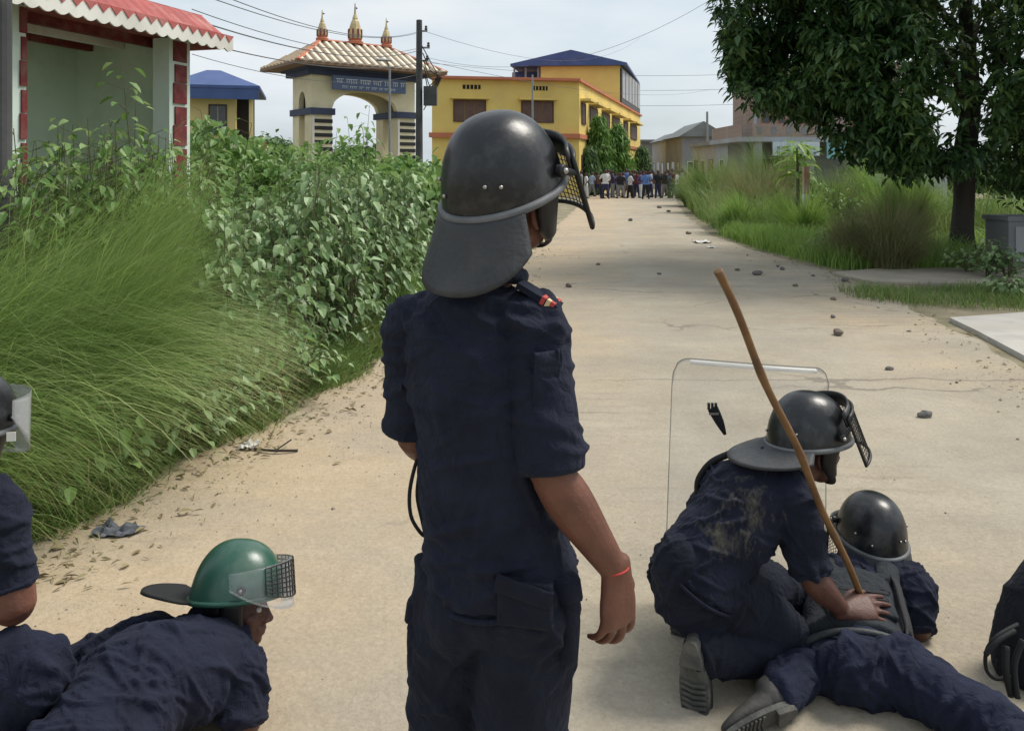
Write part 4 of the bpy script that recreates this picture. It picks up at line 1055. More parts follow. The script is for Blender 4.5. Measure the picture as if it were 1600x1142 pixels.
# far weed field: one mass
def weed_field():
    rng = np.random.default_rng(44); n = 26000
    y = 11 + 22 * rng.uniform(0, 1, n) ** 1.3; px = rng.uniform(240, 720, n); x = (px - 800) * y / FPX
    ok = x < LE(y) - 0.5; x, y, px = x[ok], y[ok], px[ok]; n = len(x)
    p2 = np.stack([x * 1.2, y * 1.2, np.zeros(n)], 1)
    top = EYE - (np.interp(px, [240, 300, 380, 450, 520, 600, 650, 690, 720], [215, 222, 235, 242, 243, 246, 250, 258, 262]) - HORIZON) * np.minimum(y, 19) / FPX
    z = np.clip(top * (0.80 + 0.42 * vnoise(p2, 3)), .4, 4) * rng.uniform(0.2, 1, n) ** .6
    b = rng.uniform(0, 6.28, n); fw = np.stack([np.cos(b), np.sin(b), rng.normal(-.5, .35, n)], 1)
    nr = np.array([[0, 0, 1.]]) + rng.normal(0, .3, (n, 3)); ln = rng.uniform(.12, .24, n)
    return leaf_np(np.stack([x, y, z], 1), fw, nr, ln, ln * .6)
v, f = weed_field(); stuff('weed_field', v, f, L_weed, 'field of leafy weeds stretching to the gateway', 'weeds')
# bright grass between the bush and the standing officer
rng = np.random.default_rng(61); n = 9000
by = rng.uniform(8.5, 17, n); bx = LE(by) - rng.uniform(0.1, 1.1, n)
h = rng.uniform(.5, 1.25, n) * np.clip((LE(by) - bx) * 1.3 + .2, .2, 1)
a = rng.uniform(-3.14, 3.14, n); r = h * rng.uniform(.1, .4, n)
v, f = grass_np(np.stack([bx, by, 0 * bx], 1), h, np.stack([np.cos(a) * r, np.sin(a) * r], 1), h * .1, rng.uniform(.008, .016, n), 4, rng)
stuff('upright_grass', v, f, G_bright, 'bright upright grass at the road edge beyond the pale weeds', 'grass')

# --- right bank
def patch(name, n, xs, ys, hs_, m, label, wid=(.006, .012), seed=1, lean=.5, mask=None, dr=.25):
    rng = np.random.default_rng(seed)
    by = rng.uniform(*ys, n); bx = rng.uniform(*xs, n) if xs else RE(by) + rng.uniform(0.05, 9, n)
    if mask is not None:
        ok = mask(bx, by, rng); bx, by = bx[ok], by[ok]
    n = len(bx)
    p2 = np.stack([bx * .9, by * .9, np.zeros(n)], 1)
    h = rng.uniform(*hs_, n) * (1 + .5 * vnoise(p2, seed))
    a = rng.uniform(-3.14, 3.14, n); r = h * rng.uniform(.1, lean * 1.4, n)
    v, f = grass_np(np.stack([bx, by, 0 * bx], 1), h, np.stack([np.cos(a) * r, np.sin(a) * r], 1), h * rng.uniform(.5 * dr, 1.5 * dr, n), rng.uniform(*wid, n), 4, rng)
    return stuff(name, v, f, m, label, 'grass')
patch('roadside_grass', 24000, (4.7, 8.0), (13.6, 21), (.25, .6), G_bright, 'bright low grass bank along the right road edge', (.008, .016), 31, mask=lambda x, y, r: x > RE(y) + .1 * r.normal(0, 1, len(x)) + .25)
patch('bank_grass', 26000, (5.5, 16), (20, 42), (.6, 1.5), G_short, 'taller mixed grass on the bank right of the road', (.014, .03), 32, mask=lambda x, y, r: (x > RE(y) + .3) & (x < RE(y) + 9))
patch('field_grass', 26000, (6, 26), (15, 40), (.2, .5), G_bright, 'bright green field grass behind the large tree', (.014, .03), 33, mask=lambda x, y, r: x > 7 + (y - 15) * .2)
def blob(x, y, r):
    return ((x - 6.9) / 2.5) ** 2 + ((y - 10.5 - (x - 6.9) * -.1) / 0.95) ** 2 + .5 * r.normal(0, .45, len(x)) < 1
patch('verge_grass', 15000, (4.4, 9.6), (9.3, 11.8), (.08, .26), G_short, 'low scrubby grass patch before the pale slab at right', (.006, .011), 34, mask=blob)
def tussock(px, Y, h, r_, n, m, label, seed, lean=0.9, wid=(.006, .011)):
    rng = np.random.default_rng(seed); x = (px - 800) * Y / FPX
    rad = r_ * .4 * np.sqrt(rng.uniform(0, 1, n)); a = rng.uniform(0, 6.28, n)
    b = np.stack([x + rad * np.cos(a), Y + rad * np.sin(a), 0 * a], 1)
    hh = h * rng.uniform(.5, 1.35, n) * (1 + .3 * np.sin(a * 3 + seed)); a2 = a + rng.normal(0, .5, n); q = r_ * rng.uniform(.2, 1.1, n) * lean
    v, f = grass_np(b, hh, np.stack([np.cos(a2) * q, np.sin(a2) * q], 1), hh * rng.uniform(.15, .8, n) * np.clip(q / r_, .2, 1), rng.uniform(*wid, n), 6, rng)
    o = link('grass_tussock', mesh_np('grass_tussock', v, f, m)); tag(o, label, 'grass tussock')
tussock(1385, 13.9, 1.1, 1.05, 3600, G_brown, 'large brown-green drooping tussock left of the tree trunk', 1)
tussock(1335, 14.3, .9, .75, 1800, G_brown, 'smaller brown tussock at the left foot of the large one', 2)
tussock(1410, 16.5, 1.45, .8, 3000, G_short, 'green tussock behind the large brown one', 3)
tussock(1185, 24, 1.8, 1.5, 3200, G_brown, 'dark brown tussock high on the right road bank', 4, wid=(.01, .018))
tussock(1120, 32, 2.0, 1.6, 4000, G_short, 'green tussock where the right bank meets the crowd', 5, wid=(.014, .022))
tussock(1255, 19, 1.1, 1.0, 3500, G_bright, 'bright green tussock on the bank above the road edge', 6, wid=(.008, .015))
tussock(1300, 21, 1.55, 1.1, 3500, G_short, 'mid green tussock between the banana plant and brown tussock', 7, wid=(.009, .016))
tussock(1215, 28, 2.35, 1.7, 5000, G_short, 'tall green tussock crowning the right bank', 12, wid=(.012, .02))
tussock(1395, 22, 1.9, 1.6, 4500, G_bright, 'tall bright tussock below the tree canopy', 13, wid=(.01, .018))
tussock(1090, 38, 1.7, 1.5, 3000, G_short, 'far green tussock at the right road edge near the crowd', 14, wid=(.016, .026))
tussock(1165, 21.5, 1.0, 1.1, 3500, G_bright, 'low bright tussock where the right bank slopes to the road', 15, wid=(.008, .015))
for i, (px, Y, h, lab) in enumerate(((1275, 20, 1.5, 'leafy shrub among the grass right of the red marker post'), (1320, 19, 1.35, 'leafy shrub behind the brown tussocks'), (1540, 12.6, .55, 'pale leafy low shrub right of the tree foot'), (1575, 12.4, .6, 'pale leafy low shrub before the grey pillar'), (1515, 13.1, .5, 'small pale shrub at the foot of the tree trunk'), (1590, 10.6, .3, 'low weed at the right edge of the scrubby patch'), (1295, 15.5, .55, 'low dark green creeper on the right bank'))):
    o = weed(500 + i, h, 110, .1 if Y < 14 else .16, .4, .35, L_pale if Y < 14 else L_weed, 5); o.name = 'shrub'; o.location = ((px - 800) * Y / FPX, Y, 0); tag(o, lab, 'shrub')
# bright broad-leaved plant with a reddish stake
x = (1245 - 800) * 20 / FPX
t_ = thing('broadleaf_plant', (x, 20, 0), 'bright green broad leaved plant above the red marker post', 'plant')
rng = np.random.default_rng(77); n = 42; a = rng.uniform(0, 6.28, n)
v, f = leaf_np(np.stack([x + .1 * np.cos(a), 20 + .1 * np.sin(a), rng.uniform(1.5, 2.35, n)], 1), np.stack([np.cos(a), np.sin(a), rng.uniform(-.2, .7, n)], 1), np.tile([[0, 0, 1.]], (n, 1)), rng.uniform(.35, .6, n), rng.uniform(.13, .2, n), .15, .5)
link('foliage', mesh_np('foliage', v, f, G_bright), t_)
g = MB(); g.loft([(x, 20, 0), (x + .03, 20, 1.2), (x, 20, 2.2)], [.05, .045, .02], n=8); g.build('stem', M_stem, t_)
t_ = thing('marker_post', (x, 19.4, 0), 'thin faded red and white marker post on the right bank', 'post')
g = MB(); g.box(x - .06, x + .06, 19.33, 19.45, 0, 1.75); g.build('shaft', mat('faded_red_post', (.40, .22, .16), .8, (.5, .38, .31), 3, 5), t_)
g = MB(); g.box(x - .064, x + .064, 19.326, 19.454, .8, 1.1); g.build('band', M_white, t_)

# --- trees
def crown_leaves(centres, per, ln, rng, droop=.9, wid=.26):
    n = len(centres) * per
    c = np.repeat(centres, per, 0); a = rng.uniform(0, 6.28, n)
    el = rng.normal(-droop * .6, .5, n)
    fw = np.stack([np.cos(a), np.sin(a), el], 1)
    l = ln * rng.uniform(.6, 1.2, n)
    b = c + fw * .03 + rng.normal(0, ln * .3, (n, 3))
    nr = np.array([[0, 0, 1.]]) + rng.normal(0, .3, (n, 3))
    return leaf_np(b, fw, nr, l, l * wid * rng.uniform(.8, 1.3, n), .2, .3)
bt = thing('large_tree', (8.15, 14.8, 0), 'large dark green leafy tree overhanging the right roadside', 'tree')
g = MB()
tx, ty = 8.15, 14.8
trunk = [V((tx, ty, -.1)), V((tx - .02, ty, .5)), V((tx + .02, ty, 1.2)), V((tx + .05, ty + .05, 1.9)), V((tx + .2, ty + .1, 3.0)), V((tx + .1, ty + .1, 4.6)), V((tx + .3, ty, 6.4))]
g.loft(trunk, [.30, .20, .175, .19, .16, .11, .05], n=14)
limbs = [[(tx + .03, ty, 1.5), (7.6, 14.6, 1.95), (7.0, 14.4, 2.4), (6.55, 14.3, 3.2), (6.0, 14.2, 4.2)],
         [(tx + .05, ty, 1.75), (8.9, 14.9, 2.3), (9.9, 15, 3.0), (11, 15, 3.7)],
         [(tx + .1, ty, 2.2), (7.6, 13.9, 3.0), (6.6, 13.0, 3.8), (5.4, 12.6, 4.4)],
         [(tx + .2, ty, 3.0), (8.8, 15.6, 4.2), (9.6, 16.4, 5.2)],
         [(7.0, 14.4, 2.4), (6.1, 14.6, 2.6), (5.2, 14.6, 2.9), (4.6, 14.5, 3.2)],
         [(tx + .1, ty, 2.6), (8.3, 13.8, 3.5), (8.6, 12.6, 4.4)], [(tx + .1, ty, 4.0), (7.2, 15, 5.2), (6.2, 15.2, 6.2)]]
for l in limbs:
    r0 = .085 if l is not limbs[0] else .105
    g.loft([V(p) for p in l], [r0 * (1 - .75 * i / (len(l) - 1)) for i in range(len(l))], n=9)
g.build('trunk', M_bark, bt, True)
def big_crown():
    rng = np.random.default_rng(9); C = []
    lobes = [((8.6, 15, 5.6), (4.6, 4.2, 3.4), 1.0), ((5.7, 14.3, 4.4), (2.1, 2.1, 1.9), .5), ((6.7, 13.8, 3.0), (1.7, 1.7, 1.5), .36), ((9.4, 14.2, 2.7), (1.4, 1.4, 1.9), .3), ((6.3, 14.0, 2.2), (1.0, 1.0, .9), .12), ((7.5, 14.2, 2.5), (1.0, 1.0, .9), .1), ((4.9, 14.4, 3.6), (1.15, 1.3, 1.0), .2), ((11.3, 15, 4.2), (2.6, 2.4, 2.6), .4), ((7.6, 13.2, 4.6), (2.4, 2.2, 2.2), .4), ((4.7, 14.2, 5.6), (1.4, 1.4, 1.2), .16)]
    for c, r, wgt in lobes:
        k = int(4600 * wgt)
        d = rng.normal(0, 1, (k, 3)); d /= np.linalg.norm(d, axis=1, keepdims=True)
        q = rng.uniform(.25, 1, (k, 1)) ** .45
        C.append(np.array(c) + d * q * np.array(r))
    C = np.concatenate(C)
    zmin = np.interp(C[:, 0], [3.4, 3.9, 4.6, 5.3, 5.9, 6.4, 7.0, 7.5, 8.2, 8.6, 9.0, 9.6, 11], [3.1, 2.75, 2.75, 2.3, 1.95, 1.6, 1.75, 1.6, 1.45, 1.0, .85, 1.2, 1.5])
    ok = (C[:, 2] > zmin + .12 * rng.normal(0, 1, len(C))) & (C[:, 2] < 8.6)
    clump = vnoise(C * 1.15, 5) + .5 * vnoise(C * 2.6, 8)
    ok &= clump > -.16
    px = 800 + FPX * C[:, 0] / C[:, 1]; py = HORIZON - FPX * (C[:, 2] - EYE) / C[:, 1]
    ok &= ~((np.abs(C[:, 0] - .55 * C[:, 1]) < .55 + .25 * vnoise(C * 1.7, 4)) & (C[:, 2] > 2.0) & (C[:, 2] < 4.4) & (rng.uniform(0, 1, len(C)) < .86))
    return crown_leaves(C[ok], 9, .195, rng, .65, .36)
v, f = big_crown(); link('crown', mesh_np('crown', v, f, L_tree), bt)
def small_tree(name, x, y, h, w_, m, label, seed, cone=False, group=None, ln=.35, nc=260, base=.0):
    t_ = thing(name, (x, y, 0), label, 'tree', group); rng = np.random.default_rng(seed)
    g = MB(); g.loft([(x, y, -.1), (x + .1, y, h * .4), (x, y, h * .85)], [h * .025, h * .018, h * .006], n=8)
    for k in range(5):
        a = rng.uniform(0, 6.28); z = h * rng.uniform(.3, .6); g.loft([(x, y, z), (x + w_ * .3 * math.cos(a), y + w_ * .3 * math.sin(a), z + h * .15), (x + w_ * .42 * math.cos(a), y + w_ * .42 * math.sin(a), z + h * .25)], [h * .01, h * .008, h * .003], n=6)
    g.build('trunk', M_bark, t_, True)
    d = rng.normal(0, 1, (nc, 3)); d /= np.linalg.norm(d, axis=1, keepdims=True); q = rng.uniform(.2, 1, (nc, 1)) ** .5
    if cone:
        z = rng.uniform(.08, 1, nc) ** .8; a = rng.uniform(0, 6.28, nc); rad = w_ * .5 * (1 - z) ** .6 * rng.uniform(.4, 1, nc)
        C = np.stack([x + rad * np.cos(a), y + rad * np.sin(a), z * h], 1)
        v, f = crown_leaves(C, 8, ln, rng, 1.8, .2)
    else:
        C = np.array([x, y, h * (.58 + base)]) + d * q * np.array([w_ / 2, w_ / 2, h * .42]) * (1 + .35 * vnoise(d * 2.2, seed)[:, None])
        v, f = crown_leaves(C, 8, ln, rng, .5, .45)
    link('crown', mesh_np('crown', v, f, m), t_)
for i, (px, Y, pyt, w_, lab) in enumerate(((936, 56.5, 182, 3.1, 'tall narrow green tree before the yellow side wall'), (964, 57.5, 196, 3.3, 'narrow green tree to the right of the tallest one by the yellow wall'), (921, 55, 232, 1.5, 'short narrow tree tucked against the yellow building corner'), (1003, 62, 232, 1.6, 'dark narrow tree at the far end of the yellow building'))):
    small_tree('columnar_tree', xp(px, Y), Y, zp(pyt, Y), w_, L_ashoka if i < 2 else L_far, lab, 70 + i, True, ln=.42, nc=700)
for i, (px, Y, pyt, w_) in enumerate(((375, 60, 222, 6), (400, 62, 212, 5), (418, 66, 218, 5), (438, 70, 216, 6), (455, 66, 224, 5), (330, 60, 226, 7), (545, 62, 228, 6), (575, 66, 226, 6))):
    small_tree('distant_tree', xp(px, Y), Y, zp(pyt, Y), w_, L_far, ('distant green tree on the skyline left of the gateway' if px < 500 else 'distant green tree glimpsed through the gateway'), 90 + i, group='distant trees', ln=.6, nc=150)
for i, (px, Y, pyt, w_) in enumerate(((1010, 130, 240, 8), (1070, 120, 244, 8), (1340, 48, 236, 6), (1430, 50, 240, 7), (1520, 46, 236, 7), (1590, 44, 232, 6))):
    small_tree('distant_tree', xp(px, Y), Y, zp(pyt, Y), w_, L_far, ('distant green tree behind the crowd and far houses' if px < 1200 else 'distant green tree seen below the large tree canopy'), 110 + i, group='distant trees', ln=.6, nc=170)
# ------------------------------------------------------------ people
C_navy = fabric('navy_cloth', (0.0125, 0.0152, 0.0270))
C_navyt = fabric('navy_trouser_cloth', (0.0105, 0.0122, 0.0205))
C_blue = fabric('blue_navy_cloth', (0.0120, 0.0150, 0.031))
C_navy2 = fabric('faded_navy_cloth', (0.0125, 0.0145, 0.028))
C_dusty = fabric('dusty_navy_cloth', (0.0115, 0.0135, 0.025), (0.26, 0.23, 0.16), [((0.74, 2.50, 0.60), (0.14, 0.3, 0.15), 0.55), ((0.67, 2.5, 0.50), (0.11, 0.3, 0.10), 0.45)])
C_vest = fabric('black_vest_cloth', (0.026, 0.029, 0.032))
C_strap = mat('black_webbing', (0.012, 0.012, 0.014), 0.75, bump=0.3, bscale=200)
M_helm = mat('black_helmet_shell', (0.007, 0.0075, 0.010), 0.33, (0.010, 0.011, 0.013), 14, 8, 0.12, 30, spec=0.5, dirt=(0.09, 0.09, 0.09), dscale=15, damt=0.5)
M_helmg = mat('green_helmet_shell', (0.022, 0.085, 0.058), 0.3, (0.017, 0.07, 0.047), 10, 8, 0.1, 30, spec=0.5, dirt=(0.16, 0.19, 0.16), dscale=9, damt=0.4)
M_rim = mat('grey_rubber_rim', (0.14, 0.145, 0.15), 0.55, (0.10, 0.105, 0.11), 18, 5)
M_leath = mat('grey_leather_flap', (0.042, 0.044, 0.048), 0.6, (0.030, 0.032, 0.036), 7, 8, 0.25, 90, dirt=(0.10, 0.10, 0.10), dscale=8, damt=0.45)
M_blk = mat('black_plastic', (0.012, 0.012, 0.013), 0.45, spec=0.4)
M_grid = mat('black_wire', (0.02, 0.02, 0.022), 0.4, metal=0.3)
M_rivet = mat('steel_rivet', (0.45, 0.43, 0.40), 0.35, metal=0.9)
M_clear = glass_mat('clear_visor', (0.62, 0.64, 0.66), 0.11, 0.08)
M_shield = glass_mat('clear_shield', (0.70, 0.70, 0.68), 0.09, 0.10)
M_boot = mat('dusty_boot_leather', (0.035, 0.034, 0.033), 0.7, (0.05, 0.047, 0.042), 14, 6, 0.3, 60, dirt=(0.15, 0.13, 0.10), dscale=8, damt=0.5)
M_sole = mat('dusty_rubber_sole', (0.085, 0.085, 0.078), 0.85, (0.055, 0.055, 0.052), 20, 7, 0.4, 80, dirt=(0.22, 0.20, 0.165), dscale=14, damt=0.5)
def skin_mat(name, c):
    m = mat(name, c, 0.5, tuple(x * 0.75 for x in c), 22, 6, 0.18, 120, spec=0.35, dirt=tuple(x * 0.6 for x in c), dscale=6, damt=0.15)
    b = [n for n in m.node_tree.nodes if n.type == 'BSDF_PRINCIPLED'][0]
    b.inputs['Subsurface Weight'].default_value = 0.06; b.inputs['Subsurface Radius'].default_value = (0.01, 0.004, 0.002)
    return m
M_skin = skin_mat('brown_skin', (0.165, 0.070, 0.047))
M_skin2 = skin_mat('darker_brown_skin', (0.115, 0.051, 0.037))
M_lip = mat('lip_skin', (0.13, 0.05, 0.042), 0.5)
M_hair = mat('black_hair', (0.01, 0.009, 0.009), 0.6)
M_eye = mat('eye_white', (0.6, 0.57, 0.53), 0.3)
M_iris = mat('dark_iris', (0.015, 0.01, 0.008), 0.2)

def head_m(c, yaw, pitch=0, roll=0):
    return Matrix.Translation(c) @ Matrix.Rotation(R(-yaw), 4, 'Z') @ Matrix.Rotation(R(pitch), 4, 'X') @ Matrix.Rotation(R(roll), 4, 'Y')
def add_head(mb, M):
    mb.ball((0, -.005, .02), (.076, .096, .10), M)
    mb.ball((0, .03, -.05), (.064, .066, .08), M)
    mb.ball((0, .045, -.105), (.046, .044, .036), M)
    mb.ball((0, .075, -.122), (.022, .02, .017), M)                  # chin
    mb.loft([(0, .088, -.022), (0, .103, -.05), (0, .113, -.066)], [.010, .012, .013], n=10, sub=3, M=M)
    mb.ball((.013, .1, -.068), (.010, .012, .008), M); mb.ball((-.013, .1, -.068), (.010, .012, .008), M)
    mb.loft([(-.045, .068, -.008), (0, .088, -.010), (.045, .068, -.008)], [.011, .012, .011], (0, 0, 1), n=10, M=M)   # brow
    mb.loft([(-.026, .082, -.092), (0, .098, -.089), (.026, .082, -.092)], [.006, .008, .006], (0, 0, 1), n=8, M=M)
    mb.loft([(-.024, .08, -.101), (0, .095, -.102), (.024, .08, -.101)], [.006, .009, .006], (0, 0, 1), n=8, M=M)
    for s_ in (-1, 1):
        mb.ball((s_ * .044, .055, -.058), (.022, .026, .022), M)
        mb.ball((s_ * .077, -.005, -.045), (.009, .02, .03), M)
    mb.loft([(0, -.02, -.04), (0, -.025, -.10)], [(.056, .06), (.055, .058)], n=16, M=M)
def add_hand(mb, wr, fwd, dorsal, thumb, curl=(25, 30, 25), sc=1.0, spread=4, tcurl=0.5):
    fwd = V(fwd).normalized(); thumb = V(thumb); thumb = (thumb - fwd * thumb.dot(fwd)).normalized()
    dz = fwd.cross(thumb).normalized()
    if dz.dot(V(dorsal)) < 0: dz = -dz
    wr = V(wr)
    mb.loft([wr - fwd * .02 * sc, wr + fwd * .025 * sc, wr + fwd * .06 * sc, wr + fwd * .09 * sc],
            [(.027 * sc, .020 * sc), (.034 * sc, .018 * sc), (.041 * sc, .0155 * sc), (.040 * sc, .013 * sc)], thumb, n=18, sub=4, power=2.5)
    for k, (o, l, fw) in enumerate(((.030, .072, .0095), (.010, .080, .010), (-.011, .075, .0095), (-.031, .060, .0085))):
        p = wr + fwd * (.085 - .006 * abs(k - 1)) * sc + thumb * o * sc
        d = (fwd + thumb * math.tan(R(spread)) * (1.5 - k)).normalized()
        pts = [p - d * .015 * sc, p]; rs = [fw * sc, fw * 1.05 * sc]
        ang = 0
        for q, fr in zip(curl, (.45, .30, .25)):
            ang += q * (1 + .12 * (k - 1)); dd = d * math.cos(R(ang)) - dz * math.sin(R(ang))
            p = p + dd * l * fr * sc; pts.append(p); rs.append(fw * sc * (1 - .12 * (len(pts) - 2)))
        mb.loft(pts, rs, thumb, n=10, sub=3, cap=.9)
    p = wr + fwd * .022 * sc + thumb * .026 * sc - dz * .006 * sc
    d1 = (fwd * .75 + thumb * .6 - dz * .25 * (1 + tcurl)).normalized(); d2 = (fwd * .95 + thumb * .15 - dz * .35 * (1 + tcurl)).normalized()
    mb.loft([p - d1 * .012 * sc, p + d1 * .04 * sc, p + d1 * .04 * sc + d2 * .028 * sc, p + d1 * .04 * sc + d2 * .05 * sc], [.013 * sc, .0125 * sc, .0105 * sc, .008 * sc], dz, n=10, sub=3, cap=.9)

def wrinkles(me, axis, amp=0.006, seed=1, f1=16, f2=5, big=0.006, spread=1.0):
    ax = np.array(V(axis).normalized())
    def fn(co, no):
        w = np.stack([vnoise(co * 7, seed + 20), vnoise(co * 7, seed + 21), vnoise(co * 7, seed + 22)], 1)
        q = co + .055 * w
        t = q @ ax; rest = q - t[:, None] * ax
        p = rest * f2 + ax * (t * f1)[:, None]
        r = 1 - 2 * np.abs(vnoise(p, seed)); r2 = 1 - 2 * np.abs(vnoise(p * 2.1 + 5, seed + 3))
        msk = np.clip(.45 + .9 * vnoise(co * 5, seed + 9), .1, 1)
        return amp * msk * (np.clip(r, -.4, 1) + .45 * np.clip(r2, -.4, 1)) + big * vnoise(co * 6, seed + 12)
    displace(me, fn)

def creases(me, axis, n, seed, h=.007, w=.012, L_=(.06, .16), ang=32, focus=()):
    """single cloth folds: curved ridges with a trough on either side, mostly across the axis"""
    ax = np.array(V(axis).normalized()); rng = np.random.default_rng(seed)
    k = len(me.vertices)
    co = np.empty(k * 3, np.float32); me.vertices.foreach_get('co', co); co = co.reshape(-1, 3).astype(np.float64)
    no = np.empty(k * 3, np.float32); me.vertex_normals.foreach_get('vector', no); no = no.reshape(-1, 3)
    d_ = np.zeros(k)
    picks = list(rng.integers(0, k, n))
    for c_, r_, m_ in focus:
        near = np.nonzero(((co - np.array(V(c_))) ** 2).sum(1) < r_ * r_)[0]
        if len(near): picks += list(rng.choice(near, m_))
    for i in picks:
        p, nn = co[i], no[i]
        t1 = np.cross(nn, ax); l = np.linalg.norm(t1)
        if l < .25: t1 = np.cross(nn, np.array([.3, .9, .1])); l = np.linalg.norm(t1)
        t1 /= l; t2 = np.cross(nn, t1); a = R(rng.normal(0, ang))
        d = t1 * math.cos(a) + t2 * math.sin(a); c = np.cross(nn, d)
        ln = rng.uniform(*L_); ww = w * rng.uniform(.6, 1.5); hh = h * rng.uniform(.4, 1.2); cv = rng.normal(0, 2.2)
        q = co - p; near = np.nonzero((q * q).sum(1) < (ln * 1.1) ** 2)[0]
        q = q[near]; s_ = q @ d; cc = q @ c - cv * s_ * s_; m = q @ nn
        ww2 = ww * (1 + .7 * s_ / ln)
        x = (cc / ww2) ** 2
        d_[near] += hh * (1 - .9 * x) * np.exp(-x) * np.clip(1 - (s_ / ln) ** 2, 0, 1) ** 1.2 * np.exp(-(m / .045) ** 2) * (no[near] @ nn > .2)
    d_ = np.clip(d_, -.016, .02)
    me.vertices.foreach_set('co', (co + no * d_[:, None]).astype(np.float32).ravel()); me.update()

def helmet(parent, M, shell=M_helm, visor=None, tilt=0, flap=(30, .13), rimm=M_rim, flapw=70, flapm=M_leath, a=.124, b=.142, h=.166, rivets=((-112, .03), (-62, .05), (-48, .045), (-140, .05)), vdz=0.0, vzb=-.125):
    def zr(ph):       # the lower edge of the shell dips at the back and over the ears
        return -.012 * max(0, -math.sin(ph)) + .012 * max(0, math.sin(ph))
    g = MB(M); nu, nv = 56, 18
    def dome(u, v, k=1.0):
        ph = 2 * math.pi * u; t = v * math.pi / 2
        r = math.cos(t) ** .82 if t < math.pi / 2 - 1e-6 else 0
        z = zr(ph) * (1 - v) ** 2 + h * k * math.sin(t) ** 1.02
        return (a * k * r * math.cos(ph), (b * k * r) * math.sin(ph) - .006 * (1 - r), z)
    g.grid(lambda u, v: dome(u, v), nu, nv)
    he = g.build('helmet', shell, parent, True)
    g = MB(M); g.grid(lambda u, v: dome(1 - u, v, .955), 32, 8); g.build('liner', M_blk, he, True)
    g = MB(M); g.tube([(1.015 * a * math.cos(2 * math.pi * i / 72), 1.015 * b * math.sin(2 * math.pi * i / 72), zr(2 * math.pi * i / 72)) for i in range(72)], .0085, 8, closed=True); g.build('rim', rimm, he, True)
    for d_, z in rivets:
        ph = R(d_ - 0) ; t = math.asin(min(1, z / h)); r = math.cos(t) ** .82
        g = MB(M); g.ball((a * r * 1.012 * math.cos(ph), b * r * 1.012 * math.sin(ph), z), .0045, seg=8, rings=6); g.build('rivet', M_rivet, he, True)
    if flap:
        ang, ln = flap
        def fl(u, v):
            q = (u - .5) * 2; ph = R(-90 + q * flapw)
            L_ = ln * (1 - .38 * abs(q) ** 3.2) * v
            out_ = math.sin(R(ang)) * L_; dn = math.cos(R(ang)) * L_ + .004 * math.sin(v * 3)
            return ((a * 1.0 + out_ * .55) * math.cos(ph), (b * 1.0 + out_) * math.sin(ph), zr(ph) - dn - .004)
        g = MB(M); g.grid(fl, 28, 10, .009); g.build('neck_flap', flapm, he, True)
    # chin strap and ear pads
    for s_ in (-1, 1):
        g = MB(M); g.loft([(s_ * a * .86, .01, -.005), (s_ * .088, .015, -.055), (s_ * .07, .04, -.10)], [(.034, .013), (.03, .014), (.018, .010)], (0, 1, 0), n=12)
        g.build('ear_pad', M_blk, he, True)
    g = MB(M); g.loft([(-.07, .04, -.10), (-.03, .07, -.138), (.03, .07, -.138), (.07, .04, -.10)], [(.012, .004)] * 4, (0, 1, 0), n=8); g.build('chin_strap', C_strap, he, True)
    if visor:
        Mv = M @ Matrix.Translation((0, .02, .035 + vdz)) @ Matrix.Rotation(R(tilt), 4, 'X')
        rx, ry = .150, .168
        pt = lambda th, z: V((rx * math.sin(th), ry * math.cos(th) - .02, z))
        th0 = R(62 if visor == 'grid' else 88); zt, zb = .045, vzb
        g = MB(Mv)
        def ring(z0, z1, t0):
            pp = [pt(-t0 + 2 * t0 * i / 20, z1) for i in range(21)] + [pt(t0, z1 + (z0 - z1) * i / 6) for i in range(1, 7)] + [pt(t0 - 2 * t0 * i / 20, z0) for i in range(1, 21)] + [pt(-t0, z0 + (z1 - z0) * i / 6) for i in range(1, 6)]
            return pp
        if visor == 'grid':
            g.tube(ring(zb, zt, th0), .0055, 6, closed=True); vf = g.build('visor_frame', M_blk, he, True)
            g = MB(Mv)
            for i in range(1, 27):
                th = -th0 + 2 * th0 * i / 27; g.tube([pt(th, zb), pt(th, (zb + zt) / 2), pt(th, zt)], .0011, 4)
            for j in range(1, 13):
                z = zb + (zt - zb) * j / 13; g.tube([pt(-th0 + 2 * th0 * i / 12, z) for i in range(13)], .0011, 4)
            tag(g.build('wire_mesh', M_grid, vf), kind='stuff')
            g = MB(Mv)
            g.grid(lambda u, v: (rx * .93 * math.sin((u - .5) * 2.3), ry * .93 * math.cos((u - .5) * 2.3) - .02, .02 + .05 * v), 16, 2, .006); g.build('brow_plate', M_blk, vf, True)
        else:
            g.grid(lambda u, v: tuple(pt((u - .5) * 2 * th0, (zb - .01) + (zt - .025 - zb) * abs(2 * u - 1) ** 2.2 * (1 - v) + (zt + .02 - zb) * v)), 36, 8, .002); vf = g.build('visor', M_clear, he, True)
            g = MB(Mv); g.tube([pt((i / 36 - .5) * 2 * th0, (zb - .01) + (zt - .025 - zb) * abs(i / 18 - 1) ** 2.2) for i in range(37)], .0028, 6); g.build('visor_edge', M_clear, vf, True)
            g = MB(Mv); t1 = R(52); n = 15
            q = lambda th, z: V((rx * 1.04 * math.sin(th), ry * 1.045 * math.cos(th) - .02, z))
            for i in range(n + 1):
                th = -t1 + 2 * t1 * i / n; g.tube([q(th, vzb + .02 + .03 * (th / t1) ** 2), q(th, -.01), q(th, .05)], .0022, 5)
            for j in range(8):
                z = vzb + .02 + (.03 - vzb) * j / 7; g.tube([q(-t1 + 2 * t1 * i / 16, z + .03 * (i / 8 - 1) ** 2 * (1 - j / 7)) for i in range(17)], .0022, 5)
            if visor == 'clear': tag(g.build('wire_mesh', M_grid, vf), kind='stuff')
